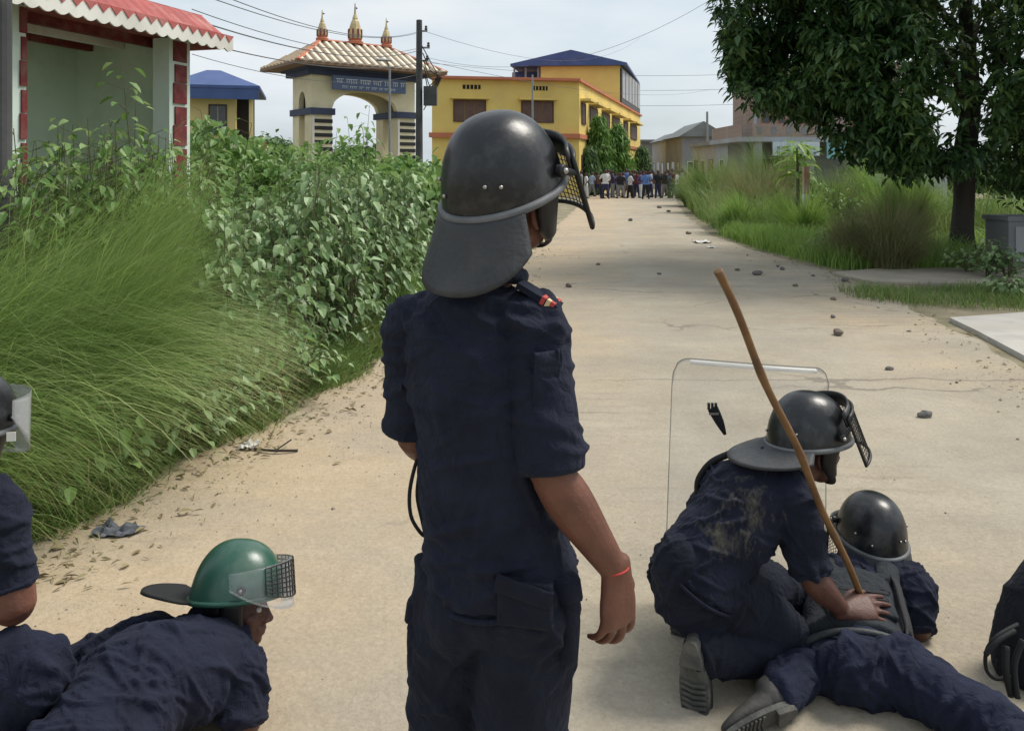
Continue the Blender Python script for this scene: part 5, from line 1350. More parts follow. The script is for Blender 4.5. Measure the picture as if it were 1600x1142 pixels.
        # side hinges
        for s_ in (-1, 1):
            g = MB(M); g.loft([(s_ * a * .99, .035, .038), (s_ * a * 1.10, .035, .038)], .013, (0, 1, 0), n=12, cap=.2); hg = g.build('hinge', M_blk, he, True)
            g = MB(M); g.ball((s_ * a * 1.13, .035, .038), .0065, seg=10, rings=6); g.build('hinge_screw', M_rivet, hg, True)
            if visor == 'grid':
                g = MB(); e = Mv @ pt(s_ * th0, zt - .03); g.loft([M @ V((s_ * a * 1.08, .035, .038)), e], [(.009, .004), (.007, .004)], (0, 0, 1), n=8); g.build('visor_arm', M_blk, he, True)
    return he
def boot(parent, heel, fwd, up, ankle, sc=1.0, side=0):
    """foot from the heel along fwd; up points from the sole to the instep"""
    f = V(fwd).normalized(); u = V(up); u = (u - f * u.dot(f)).normalized(); s_ = f.cross(u)
    hl = V(heel)
    M = Matrix(((s_.x, f.x, u.x, hl.x), (s_.y, f.y, u.y, hl.y), (s_.z, f.z, u.z, hl.z), (0, 0, 0, 1)))
    g = MB(); k = sc
    g.loft([(0, .02 * k, .045 * k), (0, .09 * k, .048 * k), (0, .16 * k, .043 * k), (0, .22 * k, .034 * k), (0, .268 * k, .028 * k)], [(.034 * k, .040 * k), (.036 * k, .044 * k), (.044 * k, .034 * k), (.046 * k, .026 * k), (.026 * k, .018 * k)], (1, 0, 0), n=20, M=M)
    an = V(ankle); g.loft([M @ V((0, .045 * k, .03 * k)), M @ V((0, .05 * k, .085 * k)), an], [(.037 * k, .042 * k), (.042 * k, .046 * k), (.046 * k, .048 * k)], s_, n=18)
    me = g.fuse('boot', M_boot, .006, 3)
    bo = link('boot', me, parent)
    def outline(t):
        a = t * 2 * math.pi; y = .14 + .142 * math.sin(a)
        w_ = .040 + .008 * math.sin((y - .05) * 12) if y > .05 else .036
        c = math.cos(a); return (math.copysign(abs(c) ** .6, c) * w_, y)
    pts = [outline(i / 28) for i in range(28)]; pts = [(x * k, y * k) for x, y in pts]
    g = MB(M); g.prism(pts, -.004 * k, .014 * k); so_ = g.build('sole', M_sole, bo)
    g = MB(M); g.prism([(x * .97, y) for x, y in pts if y < .085 * k], -.024 * k, -.0041 * k); g.build('heel', M_sole, so_)
    for i in range(9):
        y = (.125 + .017 * i) * k; hw = (.040 - .0022 * max(0, i - 5) ** 1.5) * k
        g = MB(M); g.add([(-hw, y, -.012 * k), (0, y + .008 * k, -.012 * k), (hw, y, -.012 * k), (hw, y + .009 * k, -.012 * k), (0, y + .017 * k, -.012 * k), (-hw, y + .009 * k, -.012 * k)] + [(-hw, y, -.0041 * k), (0, y + .008 * k, -.0041 * k), (hw, y, -.0041 * k), (hw, y + .009 * k, -.0041 * k), (0, y + .017 * k, -.0041 * k), (-hw, y + .009 * k, -.0041 * k)],
                          [(0, 5, 4, 1), (1, 4, 3, 2), (0, 1, 7, 6), (1, 2, 8, 7), (2, 3, 9, 8), (3, 4, 10, 9), (4, 5, 11, 10), (5, 0, 6, 11)]); g.build('tread', M_sole, so_)
    return bo

def figure(label, base, J, HM, hands, shirt_m, trou_m, skin_m, T, sleeve=.62, sl_r=(.066, .064, .062), leg_r=(.095, .088, .078, .07, .066), vox=.006, ax=(0, 0, 1), amp=.006, seed=1, boots=True, arm_k=1.0, extra=None, hipball=None, ncr=90, crh=.0075):
    """T: torso rings of the shirt [(point, a, b)], from hem to collar"""
    t_ = thing('person', base, label, 'person')
    J = {k: V(v) for k, v in J.items()}
    hs_ = (J['hipR'] - J['hipL']).normalized(); ss = (J['shR'] - J['shL']).normalized()
    nT = len(T); sides = [hs_.lerp(ss, i / (nT - 1)) for i in range(nT)]
    neck = HM @ V((0, -.025, -.09))
    # the body: one skin
    g = MB(); add_head(g, HM)
    tp = [V(p) for p, a, b in T]
    g.loft(tp, [(max(a - .025, .045), max(b - .025, .045)) for p, a, b in T], sides, n=20)
    g.loft([tp[-2], tp[-1], neck, HM @ V((0, -.02, -.05))], [.06, .055, .054, .056], ss, n=16)
    for s_ in 'LR':
        sh, el, wr = J['sh' + s_], J['el' + s_], J['wr' + s_]; k = arm_k
        g.loft([tp[-2].lerp(sh, .5), sh, sh.lerp(el, .5), el], [.05, .05 * k, .049 * k, .042 * k], n=14)
        g.loft([el, el.lerp(wr, .28), el.lerp(wr, .7), wr], [(.041 * k, .041 * k), (.047 * k, .045 * k), (.036 * k, .034 * k), (.028 * k, .024 * k)], hands[s_]['thumb'], n=16)
        add_hand(g, wr, **hands[s_])
        hp, kn, an = J['hip' + s_], J['kn' + s_], J['an' + s_]
        g.loft([hp, hp.lerp(kn, .5), kn, kn.lerp(an, .3), an], [.07, .065, .048, .05, .034], n=12)
    body = link('body', g.fuse('body', skin_m, vox * .85, 3), t_)
    # eyes
    for s_ in (-1, 1):
        g = MB(HM); g.ball((s_ * .032, .079, -.032), (.013, .011, .0095), seg=12, rings=8); ey = g.build('eye', M_eye, body, True)
        g = MB(HM); g.ball((s_ * .032, .0875, -.032), (.0055, .0035, .0055), seg=10, rings=6); g.build('iris', M_iris, ey, True)
        g = MB(HM); g.loft([(s_ * .015, .094, -.008), (s_ * .032, .092, -.004), (s_ * .05, .078, -.009)], [.003, .004, .002], (0, 0, 1), n=6); g.build('eyebrow', M_hair, body, True)
    g = MB(HM); g.grid(lambda u, v: (.08 * math.cos(R(200 + 140 * u)) * (1 - .1 * v), .1 * math.sin(R(200 + 140 * u)) * (1 - .12 * v), .02 - .07 * v), 16, 4, .006); g.build('hair', M_hair, body, True)
    # shirt
    g = MB(); g.loft(tp, [(a, b) for p, a, b in T], sides, n=26, sub=6, cap=.15, power=2.2)
    for s_ in 'LR':
        sh, el = J['sh' + s_], J['el' + s_]
        e = sh.lerp(el, sleeve / .62 * .95)
        if sleeve > .9: e = el
        g.loft([tp[-2].lerp(sh, .35), sh, sh.lerp(e, .5), e], [sl_r[0] * .95, sl_r[0], sl_r[1], sl_r[2]], n=18, sub=6, cap=.12)
    if extra: extra(g)
    me = g.fuse('shirt', shirt_m, vox, 6); wrinkles(me, ax, amp * .55, seed); creases(me, ax, ncr, seed + 1, crh, focus=[(tp[1], .22, ncr // 4)] + [(J['sh' + q].lerp(J['el' + q], f_), .09, ncr // 16) for q in 'LR' for f_ in (.2, .65)])
    shirt = link('shirt', me, t_)
    g = MB(); c = tp[-1]; cd = (neck - c).normalized()
    g.tube([c + cd * .012 + (ss * math.cos(q) + cd.cross(ss).normalized() * math.sin(q)) * .068 for q in [2 * math.pi * i / 24 for i in range(24)]], .017, 10, closed=True); g.build('collar', shirt_m, shirt, True)
    for s_ in 'LR':                                                          # rolled sleeve hems
        sh, el = J['sh' + s_], J['el' + s_]; e = el if sleeve > .9 else sh.lerp(el, sleeve / .62 * .95); d = (el - sh).normalized(); u = d.orthogonal().normalized(); w_ = d.cross(u)
        g = MB(); g.tube([e + (u * math.cos(q) + w_ * math.sin(q)) * (sl_r[2] - .002) - d * .006 for q in [2 * math.pi * i / 28 for i in range(28)]], .0065, 8, closed=True); g.build('sleeve_hem', shirt_m, shirt, True)
    dT = (tp[1] - tp[0]).normalized(); hv = (hs_ - dT * hs_.dot(dT)).normalized(); hw = dT.cross(hv)
    g = MB(); g.tube([tp[0] - dT * .012 + hv * (math.cos(q) * (T[0][1] + .001)) + hw * (math.sin(q) * (T[0][2] + .001)) + dT * (.006 * math.sin(q * 3 + seed)) for q in [2 * math.pi * i / 48 for i in range(48)]], .0055, 8, closed=True); g.build('shirt_hem', shirt_m, shirt, True)
    # trousers
    g = MB(); pl = (J['hipL'] + J['hipR']) / 2
    g.loft([tp[0].lerp(tp[1], .35), tp[0], pl - (tp[1] - tp[0]).normalized() * .03], [(T[0][1] * .88, T[0][2] * .88), (T[0][1] * .93, T[0][2] * .93), (T[0][1] * .92, T[0][2] * .95)], hs_, n=24)
    for s_ in 'LR':
        hp, kn, an = J['hip' + s_], J['kn' + s_], J['an' + s_]
        g.loft([hp, hp.lerp(kn, .5), kn, kn.lerp(an, .5), an], list(leg_r), hs_, n=20, sub=6)
    if hipball:
        for c, r in hipball: g.ball(c, r)
    me = g.fuse('trousers', trou_m, vox, 6); wrinkles(me, (J['knR'] - J['hipR']), amp * .7, seed + 5, 13, 4); creases(me, (J['knR'] - J['hipR']), int(ncr * .9), seed + 2, crh * 1.15, .014, focus=[(J['kn' + q], .14, ncr // 6) for q in 'LR'] + [(J['hip' + q], .16, ncr // 6) for q in 'LR'])
    tr = link('trousers', me, t_)
    return t_, body, shirt, tr

def H(fwd, dorsal, thumb, **k): return dict(fwd=fwd, dorsal=dorsal, thumb=V(thumb), **k)
# ============ the standing officer
Yc = 1.64
J = dict(shL=P(648, 508, 1.72), shR=P(834, 510, 1.59), elL=P(648, 678, 1.75), elR=P(862, 742, 1.545), wrL=P(700, 715, 1.98), wrR=P(963, 893, 1.60),
         hipL=(-.105, 1.71, .80), hipR=(.035, 1.635, .80), knL=(-.133, 1.73, .45), knR=(.012, 1.63, .45), anL=(-.165, 1.72, .10), anR=(.0, 1.60, .10))
T = [(P(780, 893, 1.675), .160, .130), (P(768, 820, 1.665), .140, .115), (P(758, 720, 1.655), .132, .112), (P(742, 580, 1.655), .138, .118), (P(746, 500, 1.66), .128, .098), (P(758, 440, 1.665), .06, .06)]
HM = head_m(P(787, 300, 1.655), 38, 17, 2)
hands = dict(L=H((.3, .9, -.1), (-.6, .2, .8), (.5, 0, .8), curl=(60, 70, 40)), R=H((.05, .05, -1), (.62, -.78, 0.1), (.78, .62, 0), curl=(13, 26, 20), sc=1.12, spread=8))
per, body, shirt, tr = figure('person standing with back to us in navy uniform and black riot helmet', (-.03, 1.66, 0), J, HM, hands, C_navy, C_navyt, M_skin, T,
        sleeve=.62, sl_r=(.061, .061, .061), leg_r=(.098, .098, .088, .082, .076), vox=.005, amp=.006, seed=3, ncr=110, crh=.0062,
        hipball=[(P(722, 950, 1.66), (.078, .085, .10)), (P(828, 950, 1.60), (.082, .085, .10))])
helmet(body, HM, M_helm, 'grid', 13, (33, .143), flapw=58, vdz=-.04, vzb=-.115, a=.118, b=.136, h=.166)
boot(per, (-.165, 1.68, .02), (.25, .97, 0), (0, 0, 1), (-.165, 1.73, .16)); boot(per, (.0, 1.56, .02), (.45, .9, 0), (0, 0, 1), (.0, 1.61, .16))
# epaulette with a striped slide, sleeve pocket, cargo pockets, hem
Mep = Matrix.Translation(P(850, 466, 1.585)) @ Matrix.Rotation(R(-18), 4, 'Z') @ Matrix.Rotation(R(28), 4, 'Y')
g = MB(Mep); g.box(-.055, .034, -.024, .024, -.006, .006); ep = g.build('epaulette', C_navy, shirt)
for x, m in ((.0, 'r'), (.011, 'y'), (.020, 'r')):
    g = MB(Mep); g.box(x, x + .0085, -.0255, .0255, -.007, .0085); g.build('stripe', mat('stripe_red', (.45, .06, .05)) if m == 'r' and x == 0 else (bpy.data.materials['stripe_red'] if m == 'r' else mat('stripe_cream', (.65, .5, .3))), ep)
def patch_on(parent, name, c, right, up, w_, h_, m, bulge=.006, nrm=None):
    right = V(right).normalized(); up = V(up); up = (up - right * up.dot(right)).normalized(); n = right.cross(up)
    M = Matrix(((right.x, up.x, n.x, c[0]), (right.y, up.y, n.y, c[1]), (right.z, up.z, n.z, c[2]), (0, 0, 0, 1)))
    g = MB(M); g.grid(lambda u, v: ((u - .5) * w_, (v - .5) * h_, bulge * (1 - abs(2 * u - 1) ** 6) * (1 - abs(2 * v - 1) ** 6) + .003 * vn1(u * 3 + c[0] * 9, v * 3)), 14, 14, .02)
    return g.build(name, m, parent, True)
def vn1(x, y): return mnoise.noise(V((x, y, 3.3)))
patch_on(shirt, 'sleeve_pocket', P(856, 590, 1.517), (1, .55, 0), (.12, 0, 1), .062, .10, C_navy)
patch_on(shirt, 'pen_slot', P(872, 580, 1.526), (1, .8, 0), (.12, 0, 1), .016, .085, C_navy, .005)
patch_on(tr, 'back_pocket', P(820, 945, 1.512), (1, -.25, .0), (0, .05, 1), .105, .085, C_navyt, .005)
patch_on(tr, 'pocket_flap', P(818, 925, 1.505), (1, -.25, -.22), (0, 0, 1), .11, .035, C_navyt, .004)
for c, rz in ((P(872, 955, 1.60), .5), (P(664, 985, 1.74), -.3)):
    g = MB(); Mx = Matrix.Translation(c) @ Matrix.Rotation(rz, 4, 'Z'); g.loft([(0, 0, -.075), (0, 0, .0), (0, 0, .07)], [(.022, .055), (.026, .06), (.02, .056)], (1, 0, 0), n=16, M=Mx, power=3, cap=.15); po = g.build('cargo_pocket', C_navyt, tr, True)
    g = MB(Mx); g.loft([(0, 0, .045), (0, 0, .08)], [(.031, .064), (.026, .06)], (1, 0, 0), n=16, power=3, cap=.1); g.build('pocket_flap', C_navyt, po, True)
# red thread on the wrist
g = MB(); c = P(957, 885, 1.601); d = (V((.02, .05, -1)) + V((.08, .0, -.2))).normalized(); u = d.orthogonal().normalized(); q_ = d.cross(u)
g.tube([c + (u * math.cos(k) + q_ * math.sin(k)) * .031 for k in [2 * math.pi * i / 20 for i in range(20)]], .0022, 6, closed=True); g.build('thread_bracelet', mat('red_thread', (.5, .06, .05), .8), body, True)
# the doubled black strap that hangs from his left hand
g = MB(); g.tube([P(662, 690, 1.78), P(648, 730, 1.76), P(640, 770, 1.75), P(642, 805, 1.745), P(654, 828, 1.745), P(664, 836, 1.75), P(660, 815, 1.765), P(652, 775, 1.77), P(656, 735, 1.78), P(664, 700, 1.79)], .0042, 8, 5)
tag(g.build('hanging_strap', C_strap, smooth=True), 'doubled black strap hanging from the left hand of the standing officer', 'strap')

# ============ the kneeling officer
J = dict(shL=P(1135, 752, 2.86), shR=P(1240, 782, 2.63), elL=(.70, 3.02, .38), elR=P(1268, 903, 2.60), wrL=(.84, 3.10, .42), wrR=P(1316, 952, 2.655),
         hipL=(.66, 2.82, .30), hipR=(.63, 2.63, .34), knL=(1.0, 2.98, .09), knR=(.915, 2.70, .085), anL=(.62, 2.92, .12), anR=(.585, 2.53, .16))
T = [(P(1085, 910, 2.68), .185, .150), (P(1112, 860, 2.70), .165, .138), (P(1150, 810, 2.72), .168, .132), (P(1180, 768, 2.74), .165, .125), (P(1195, 740, 2.75), .13, .095), (P(1212, 715, 2.76), .06, .06)]
HM = head_m(P(1263, 688, 2.78), 74, -2, -3)
hands = dict(L=H((.9, .3, .2), (-.2, .8, .4), (.2, -.2, .9), curl=(70, 70, 40)), R=H((1, .10, .03), (0, -.55, .85), (.15, .8, .5), curl=(10, 10, 8), spread=4, tcurl=-.4, sc=1.1))
per2, body2, shirt2, tr2 = figure('person kneeling at right in dusty navy uniform and black visored helmet', (.75, 2.7, 0), J, HM, hands, C_dusty, C_navyt, M_skin2, T,
        sleeve=.60, sl_r=(.070, .068, .064), leg_r=(.115, .105, .082, .075, .062), vox=.0055, ax=(.55, 0, .8), amp=.007, seed=23,
        hipball=[((.575, 2.63, .36), (.125, .11, .125)), ((.62, 2.76, .34), (.12, .11, .12))], ncr=110, crh=.008)
helmet(body2, HM, M_helm, 'grid', 24, (74, .15), flapw=66)
boot(per2, P(1082, 998, 2.50), (.03, -.03, -1), (.52, .85, .0), (.605, 2.56, .19), .98)
boot(per2, (.60, 2.90, .24), (.0, -.03, -1), (.5, .85, 0), (.64, 2.95, .17), .98)
g = MB(); g.tube([P(1150, 705, 2.84), P(1112, 722, 2.88), P(1092, 748, 2.9), P(1090, 772, 2.9)], .012, 8, 5); g.build('shoulder_strap', C_strap, shirt2, True)
# the bamboo stick
g = MB(); a, b_ = P(1122, 426, 2.12), P(1350, 940, 2.74); pts = [a.lerp(b_, i / 24) for i in range(25)]
for i, p in enumerate(pts): p.x += .004 * math.sin(i * .7); p.z += .004 * math.cos(i * .5)
g.loft(pts, [(.0108 if i % 6 else .0124) for i in range(25)], n=12, sub=3, cap=.2)
M_bam = mat('bamboo', (.23, .125, .05), .55, (.13, .065, .026), 9, 6, .3, 60, stretch=(1, 1, 1), dirt=(.08, .05, .03), dscale=11, damt=.7)
tag(g.build('bamboo_stick', M_bam, smooth=True), 'long brown bamboo stick leaning up from the kneeling officer\'s hand', 'stick')
# the riot shield standing before him
s0 = P(1170, 800, 3.12)
Msh = Matrix.Translation((s0.x - .03, 3.02, 0)) @ Matrix.Rotation(R(-3), 4, 'Z') @ Matrix.Rotation(R(-10), 4, 'X') @ Matrix.Rotation(R(3.5), 4, 'Y')
rs = thing('riot_shield', (s0.x - .03, 3.02, 0), 'clear curved riot shield standing before the kneeling officer', 'shield')
def shield_pt(u, v):
    w_, h_ = .60, .90
    x = (u - .5) * w_; z = .02 + v * h_
    c = .06; e = max(0, abs(x) - (w_ / 2 - c))
    zz = z
    if e > 0:
        dz = c - math.sqrt(max(0, c * c - e * e)); zz = .02 + dz + (z - .02) * (h_ - 2 * dz) / h_
    return (x, .07 * (2 * u - 1) ** 2 - (.03 * max(0, v - .93) / .07), zz)
g = MB(Msh); g.grid(shield_pt, 40, 40, .004); pn = g.build('pane', M_shield, rs, True)
edge = [shield_pt(i / 40, 1) for i in range(41)] + [shield_pt(1, 1 - i / 40) for i in range(1, 41)] + [shield_pt(1 - i / 40, 0) for i in range(1, 41)] + [shield_pt(0, i / 40) for i in range(1, 40)]
g = MB(Msh); g.tube(edge, .002, 6, closed=True); g.build('pane_edge', glass_mat('shield_edge', (.22, .22, .21), .42, .3), pn, True)
g = MB(Msh); g.tube([(x, y - .012, z) for x, y, z in [shield_pt(.10 + .8 * i / 30, .985) for i in range(31)]], .009, 8); g.build('top_rim_highlight', glass_mat('shield_rim_highlight', (.85, .85, .82), .6, .35), pn, True)  # top edge tube, its bright highlight put into the pale colour
Mst = Matrix.Translation(P(1118, 655, 3.02))
g = MB(Mst); g.loft([(.035, 0, -.055), (.015, 0, -.01), (-.01, 0, .04)], [(.006, .004), (.016, .005), (.02, .005)], (1, 0, 0), n=8, power=3); st = g.build('arm_strap', C_strap, rs)
g = MB(Mst); 
for q in (-1, 0, 1): g.box(-.012 + q * .013 - .004, -.012 + q * .013 + .004, -.006, .006, .035, .06)
g.build('buckle', M_blk, st)
g = MB(Mst); g.box(-.026, .01, -.008, -.0055, .018, .026); g.build('buckle_bar', M_rivet, st)
g = MB(Msh); g.grid(lambda u, v: (lambda p: (p[0], p[1] - .006, p[2]))(shield_pt(.565 + .05 * u + .018 * math.sin(v * 3.1), .19 + .10 * v)), 6, 8, .002); g.build('pink_decal', mat('faded_pink_print', (.55, .25, .36), .6, (.62, .5, .5), 40, 4), rs)

# ============ the prone officer
J = dict(shL=P(1296, 898, 2.98), shR=P(1420, 912, 2.94), elL=(1.06, 3.0, .05), elR=P(1436, 985, 2.86), wrL=(1.2, 3.15, .04), wrR=(1.42, 3.1, .035),
         hipL=(1.05, 2.55, .09), hipR=(1.195, 2.55, .10), knL=(.975, 2.66, .05), knR=(1.37, 2.27, .085), anL=(.80, 2.46, .085), anR=(1.34, 1.86, .08))
T = [(V((1.115, 2.645, .088)), .150, .11), (V((1.135, 2.71, .09)), .146, .11), (V((1.165, 2.79, .095)), .15, .112), (V((1.215, 2.88, .115)), .152, .112), (V((1.25, 2.97, .15)), .13, .09), (V((1.275, 3.03, .19)), .06, .06)]
HM = head_m(P(1361, 838, 3.10), 4, 4, 4)
hands = dict(L=H((.5, .8, 0), (0, 0, 1), (.8, -.5, 0)), R=H((-.3, .9, 0), (0, 0, 1), (-.9, -.3, 0)))
per3, body3, shirt3, tr3 = figure('person lying prone on the road in grey-black vest and blue-navy trousers', (1.2, 2.7, 0), J, HM, hands, C_navy2, C_blue, M_skin2, T,
        sleeve=.95, sl_r=(.068, .064, .055), leg_r=(.098, .09, .08, .072, .062), vox=.006, ax=(.1, .8, .3), amp=.006, seed=43,
        hipball=[((1.065, 2.535, .105), (.10, .095, .10)), ((1.185, 2.535, .10), (.10, .095, .095)), ((1.12, 2.58, .09), (.125, .11, .085))], ncr=120, crh=.009)
helmet(body3, HM, M_helm, 'grid', -4, (24, .05), flapw=74, vdz=-.07)
boot(per3, P(1240, 1102, 2.41), (-.80, -.22, -.22), (.15, .85, .45), (.815, 2.48, .085), .82)
boot(per3, (1.34, 1.82, .12), (.3, -.8, -.3), (0, .4, .8), (1.34, 1.89, .1), .95)
# armoured vest
g = MB(); tp = [V(p) for p, a, b in T]; ss = (J['shR'] - J['shL']).normalized()
g.loft([tp[0] + (tp[0] - tp[1]) * .25, tp[1], tp[2], tp[3], tp[3].lerp(tp[4], .7)], [(.170, .125), (.166, .128), (.166, .130), (.155, .130), (.125, .108)], ss, n=28, sub=6, cap=.12, power=2.4)
for s_ in (-1, 1): g.loft([tp[3] + ss * .1 * s_ + V((0, 0, .1)), tp[4] + ss * .1 * s_ + V((0, 0, .075)), tp[4] + ss * .085 * s_ + V((0, .09, .01))], [(.04, .022)] * 3, ss, n=12)
me = g.fuse('vest', C_vest, .006, 5); wrinkles(me, (.1, .9, .2), .004, 77, 12, 5, .004)
vest = link('vest', me, per3)
up3 = V((0, -.42, .9))
def on_vest(u, v):                      # u across, v from the hem to the neck; a point on the back of the vest
    a = tp[1].lerp(tp[3], v); return a + ss * u + up3.normalized() * (.128 - 1.1 * u * u)
for v, w_, h_, bu in ((1.0, .15, .075, .006), (.45, .19, .13, .006)):
    patch_on(vest, 'back_panel', on_vest(0, v), ss, (tp[3] - tp[1]), w_, h_, C_vest, bu)
for v in (.3, .5, .7):
    patch_on(vest, 'webbing', on_vest(0, v) + up3.normalized() * .007, ss, (tp[3] - tp[1]), .16, .014, C_strap, .002)
for s_ in (-1, 1): patch_on(vest, 'side_strap', on_vest(.125 * s_, .55), ss + V((0, 0, -.45 * s_)), (tp[3] - tp[1]), .03, .27, C_strap, .012)
g = MB(); g.tube([tp[0] + (tp[0] - tp[1]) * .25 + ss * .172 * math.cos(q) + up3.normalized() * .126 * math.sin(q) for q in [math.pi * (-.08 + 1.16 * i / 24) for i in range(25)]], .011, 8); g.build('vest_hem', M_leath, vest, True)
g = MB(); g.tube([HM @ V((.128 * math.cos(q), .148 * math.sin(q), -.035)) for q in [math.pi * (1 + i / 20) for i in range(21)]], .007, 8); g.build('helmet_strap', M_rim, body3, True)

# ============ the crawling officer with the green helmet
J = dict(shL=P(222, 1000, 2.56), shR=P(372, 1045, 2.42), elL=P(98, 1050, 2.48), elR=P(385, 1135, 2.35), wrL=P(104, 1142, 2.35), wrR=(-.95, 2.55, .05),
         hipL=(-1.16, 2.03, .14), hipR=(-.99, 2.0, .14), knL=(-1.30, 1.66, .10), knR=(-1.0, 1.60, .09), anL=(-1.35, 1.28, .09), anR=(-1.02, 1.2, .09))
T = [(V((-1.075, 2.05, .15)), .175, .125), (V((-1.06, 2.18, .185)), .16, .125), (V((-1.04, 2.30, .21)), .172, .13), (P(296, 1040, 2.42), .172, .125), (P(303, 1008, 2.50), .135, .10), (P(318, 985, 2.56), .062, .062)]
HM = head_m(P(369, 930, 2.60), 84, -4, -16)
hands = dict(L=H((.1, .3, -.5), (-.3, -.8, .2), (.9, .1, 0), curl=(25, 30, 20)), R=H((-.4, .8, 0), (0, 0, 1), (-.8, -.4, 0)))
per4, body4, shirt4, tr4 = figure('person crawling low in navy shirt wearing a green helmet with clear visor', (-1.05, 2.2, 0), J, HM, hands, C_navy2, C_blue, M_skin2, T,
        sleeve=.95, sl_r=(.072, .066, .060), leg_r=(.105, .098, .085, .075, .066), vox=.0055, ax=(.35, .8, .3), amp=.009, seed=63, ncr=140, crh=.0085)
helmet(body4, HM, M_helmg, 'clear', 10, (100, .15), flapw=38, flapm=C_strap, rimm=M_helmg, rivets=(), vzb=-.075)
boot(per4, (-1.36, 1.24, .12), (-.1, -.6, -.4), (0, .5, .8), (-1.35, 1.3, .1), .95); boot(per4, (-1.03, 1.16, .12), (.1, -.6, -.4), (0, .5, .8), (-1.02, 1.24, .1), .95)
g = MB(); g.grid(lambda u, v: (P(145, 1092, 2.55).x + (u - .5) * .08, 2.55 + (v - .5) * .12, .012 + .02 * math.sin(u * 3) * math.sin(v * 3) + .006 * vn1(u * 5, v * 5)), 10, 10, .004)
tag(g.build('cloth_scrap', mat('orange_cloth', (.5, .16, .07), .8, (.42, .12, .05), 20, 4), smooth=True), 'small orange cloth scrap on the road beside the crawling officer\'s arm', 'cloth')

# ============ the squatting officer cut by the left edge
J = dict(shL=(-1.66, 2.36, .76), shR=P(-4, 790, 2.22), elL=(-1.70, 2.52, .5), elR=P(24, 948, 2.20), wrL=(-1.62, 2.6, .4), wrR=(-1.50, 2.36, .50),
         hipL=(-1.66, 2.38, .26), hipR=(-1.60, 2.22, .26), knL=(-1.75, 2.60, .28), knR=P(55, 1045, 2.16), anL=(-1.72, 2.5, .1), anR=(-1.42, 2.16, .1))
T = [(V((-1.66, 2.30, .30)), .175, .14), (V((-1.65, 2.30, .42)), .155, .125), (V((-1.62, 2.29, .56)), .17, .13), (V((-1.57, 2.28, .68)), .17, .12), (V((-1.54, 2.28, .76)), .13, .095), (V((-1.52, 2.28, .82)), .06, .06)]
HM = head_m(V((-1.515, 2.26, .935)), 12, -6, 0)
hands = dict(L=H((.9, 0, .1), (0, .3, .9), (0, -.9, .2), curl=(50, 60, 30)), R=H((-.3, .8, .3), (-.7, 0, .6), (.3, .2, .8), curl=(50, 60, 30)))
per5, body5, shirt5, tr5 = figure('person squatting at the left edge with elbow on knee, navy sleeve and clear visor', (-1.5, 2.25, 0), J, HM, hands, C_navy, C_navy2, M_skin, T,
        sleeve=.52, sl_r=(.066, .064, .062), leg_r=(.105, .10, .085, .08, .07), vox=.006, amp=.007, seed=83, arm_k=1.25)
helmet(body5, HM, M_helm, 'plain', 4, (40, .14), flapm=M_blk, vzb=-.13)
g = MB(); g.box(-.01, .012, -.002, .0, -.012, .012, Matrix.Translation(P(17, 682, 2.17)) @ Matrix.Rotation(R(12), 4, 'Z')); g.build('visor_sticker', M_white, body5)
boot(per5, (-1.46, 2.15, .02), (1, -.05, 0), (0, 0, 1), (-1.41, 2.16, .15)); boot(per5, (-1.76, 2.5, .02), (1, .1, 0), (0, 0, 1), (-1.71, 2.51, .15))

# ============ black bag at the right edge
bg_ = thing('black_bag', P(1590, 1085, 2.6) * V((1, 1, 0)) if False else (1.66, 2.62, 0), 'black backpack with loose strap loops on the road at the right edge', 'bag')
g = MB(); g.loft([(1.70, 2.66, .02), (1.71, 2.66, .12), (1.74, 2.68, .24), (1.80, 2.70, .34), (1.86, 2.72, .38)], [(.13, .09), (.13, .10), (.11, .09), (.08, .075), (.04, .05)], (1, 0, 0), n=20, power=2.6, cap=.3)
g.ball((1.66, 2.60, .07), (.07, .07, .075)); g.ball((1.82, 2.62, .11), (.1, .08, .11))
me = g.fuse('bag', C_vest, .007, 4); wrinkles(me, (.2, .1, 1), .008, 5, 12, 5, .008); me.materials.clear(); me.materials.append(fabric('black_bag_cloth', (.011, .012, .015)))
ba = link('pack', me, bg_)
for pts, r in (([P(1590, 975, 2.58), P(1560, 992, 2.55), P(1542, 1015, 2.55), P(1541, 1045, 2.55), P(1556, 1060, 2.55), P(1578, 1055, 2.56)], .006), ([P(1585, 985, 2.56), P(1560, 1000, 2.54), P(1540, 1022, 2.54)], .008), ([P(1572, 1010, 2.54), P(1572, 1050, 2.52), P(1580, 1086, 2.52)], .011), ([P(1598, 1000, 2.53), P(1585, 1040, 2.52), P(1590, 1090, 2.5)], .009)):
    g = MB(); g.tube(pts, r, 8, 5); g.build('strap', C_strap, ba, True)
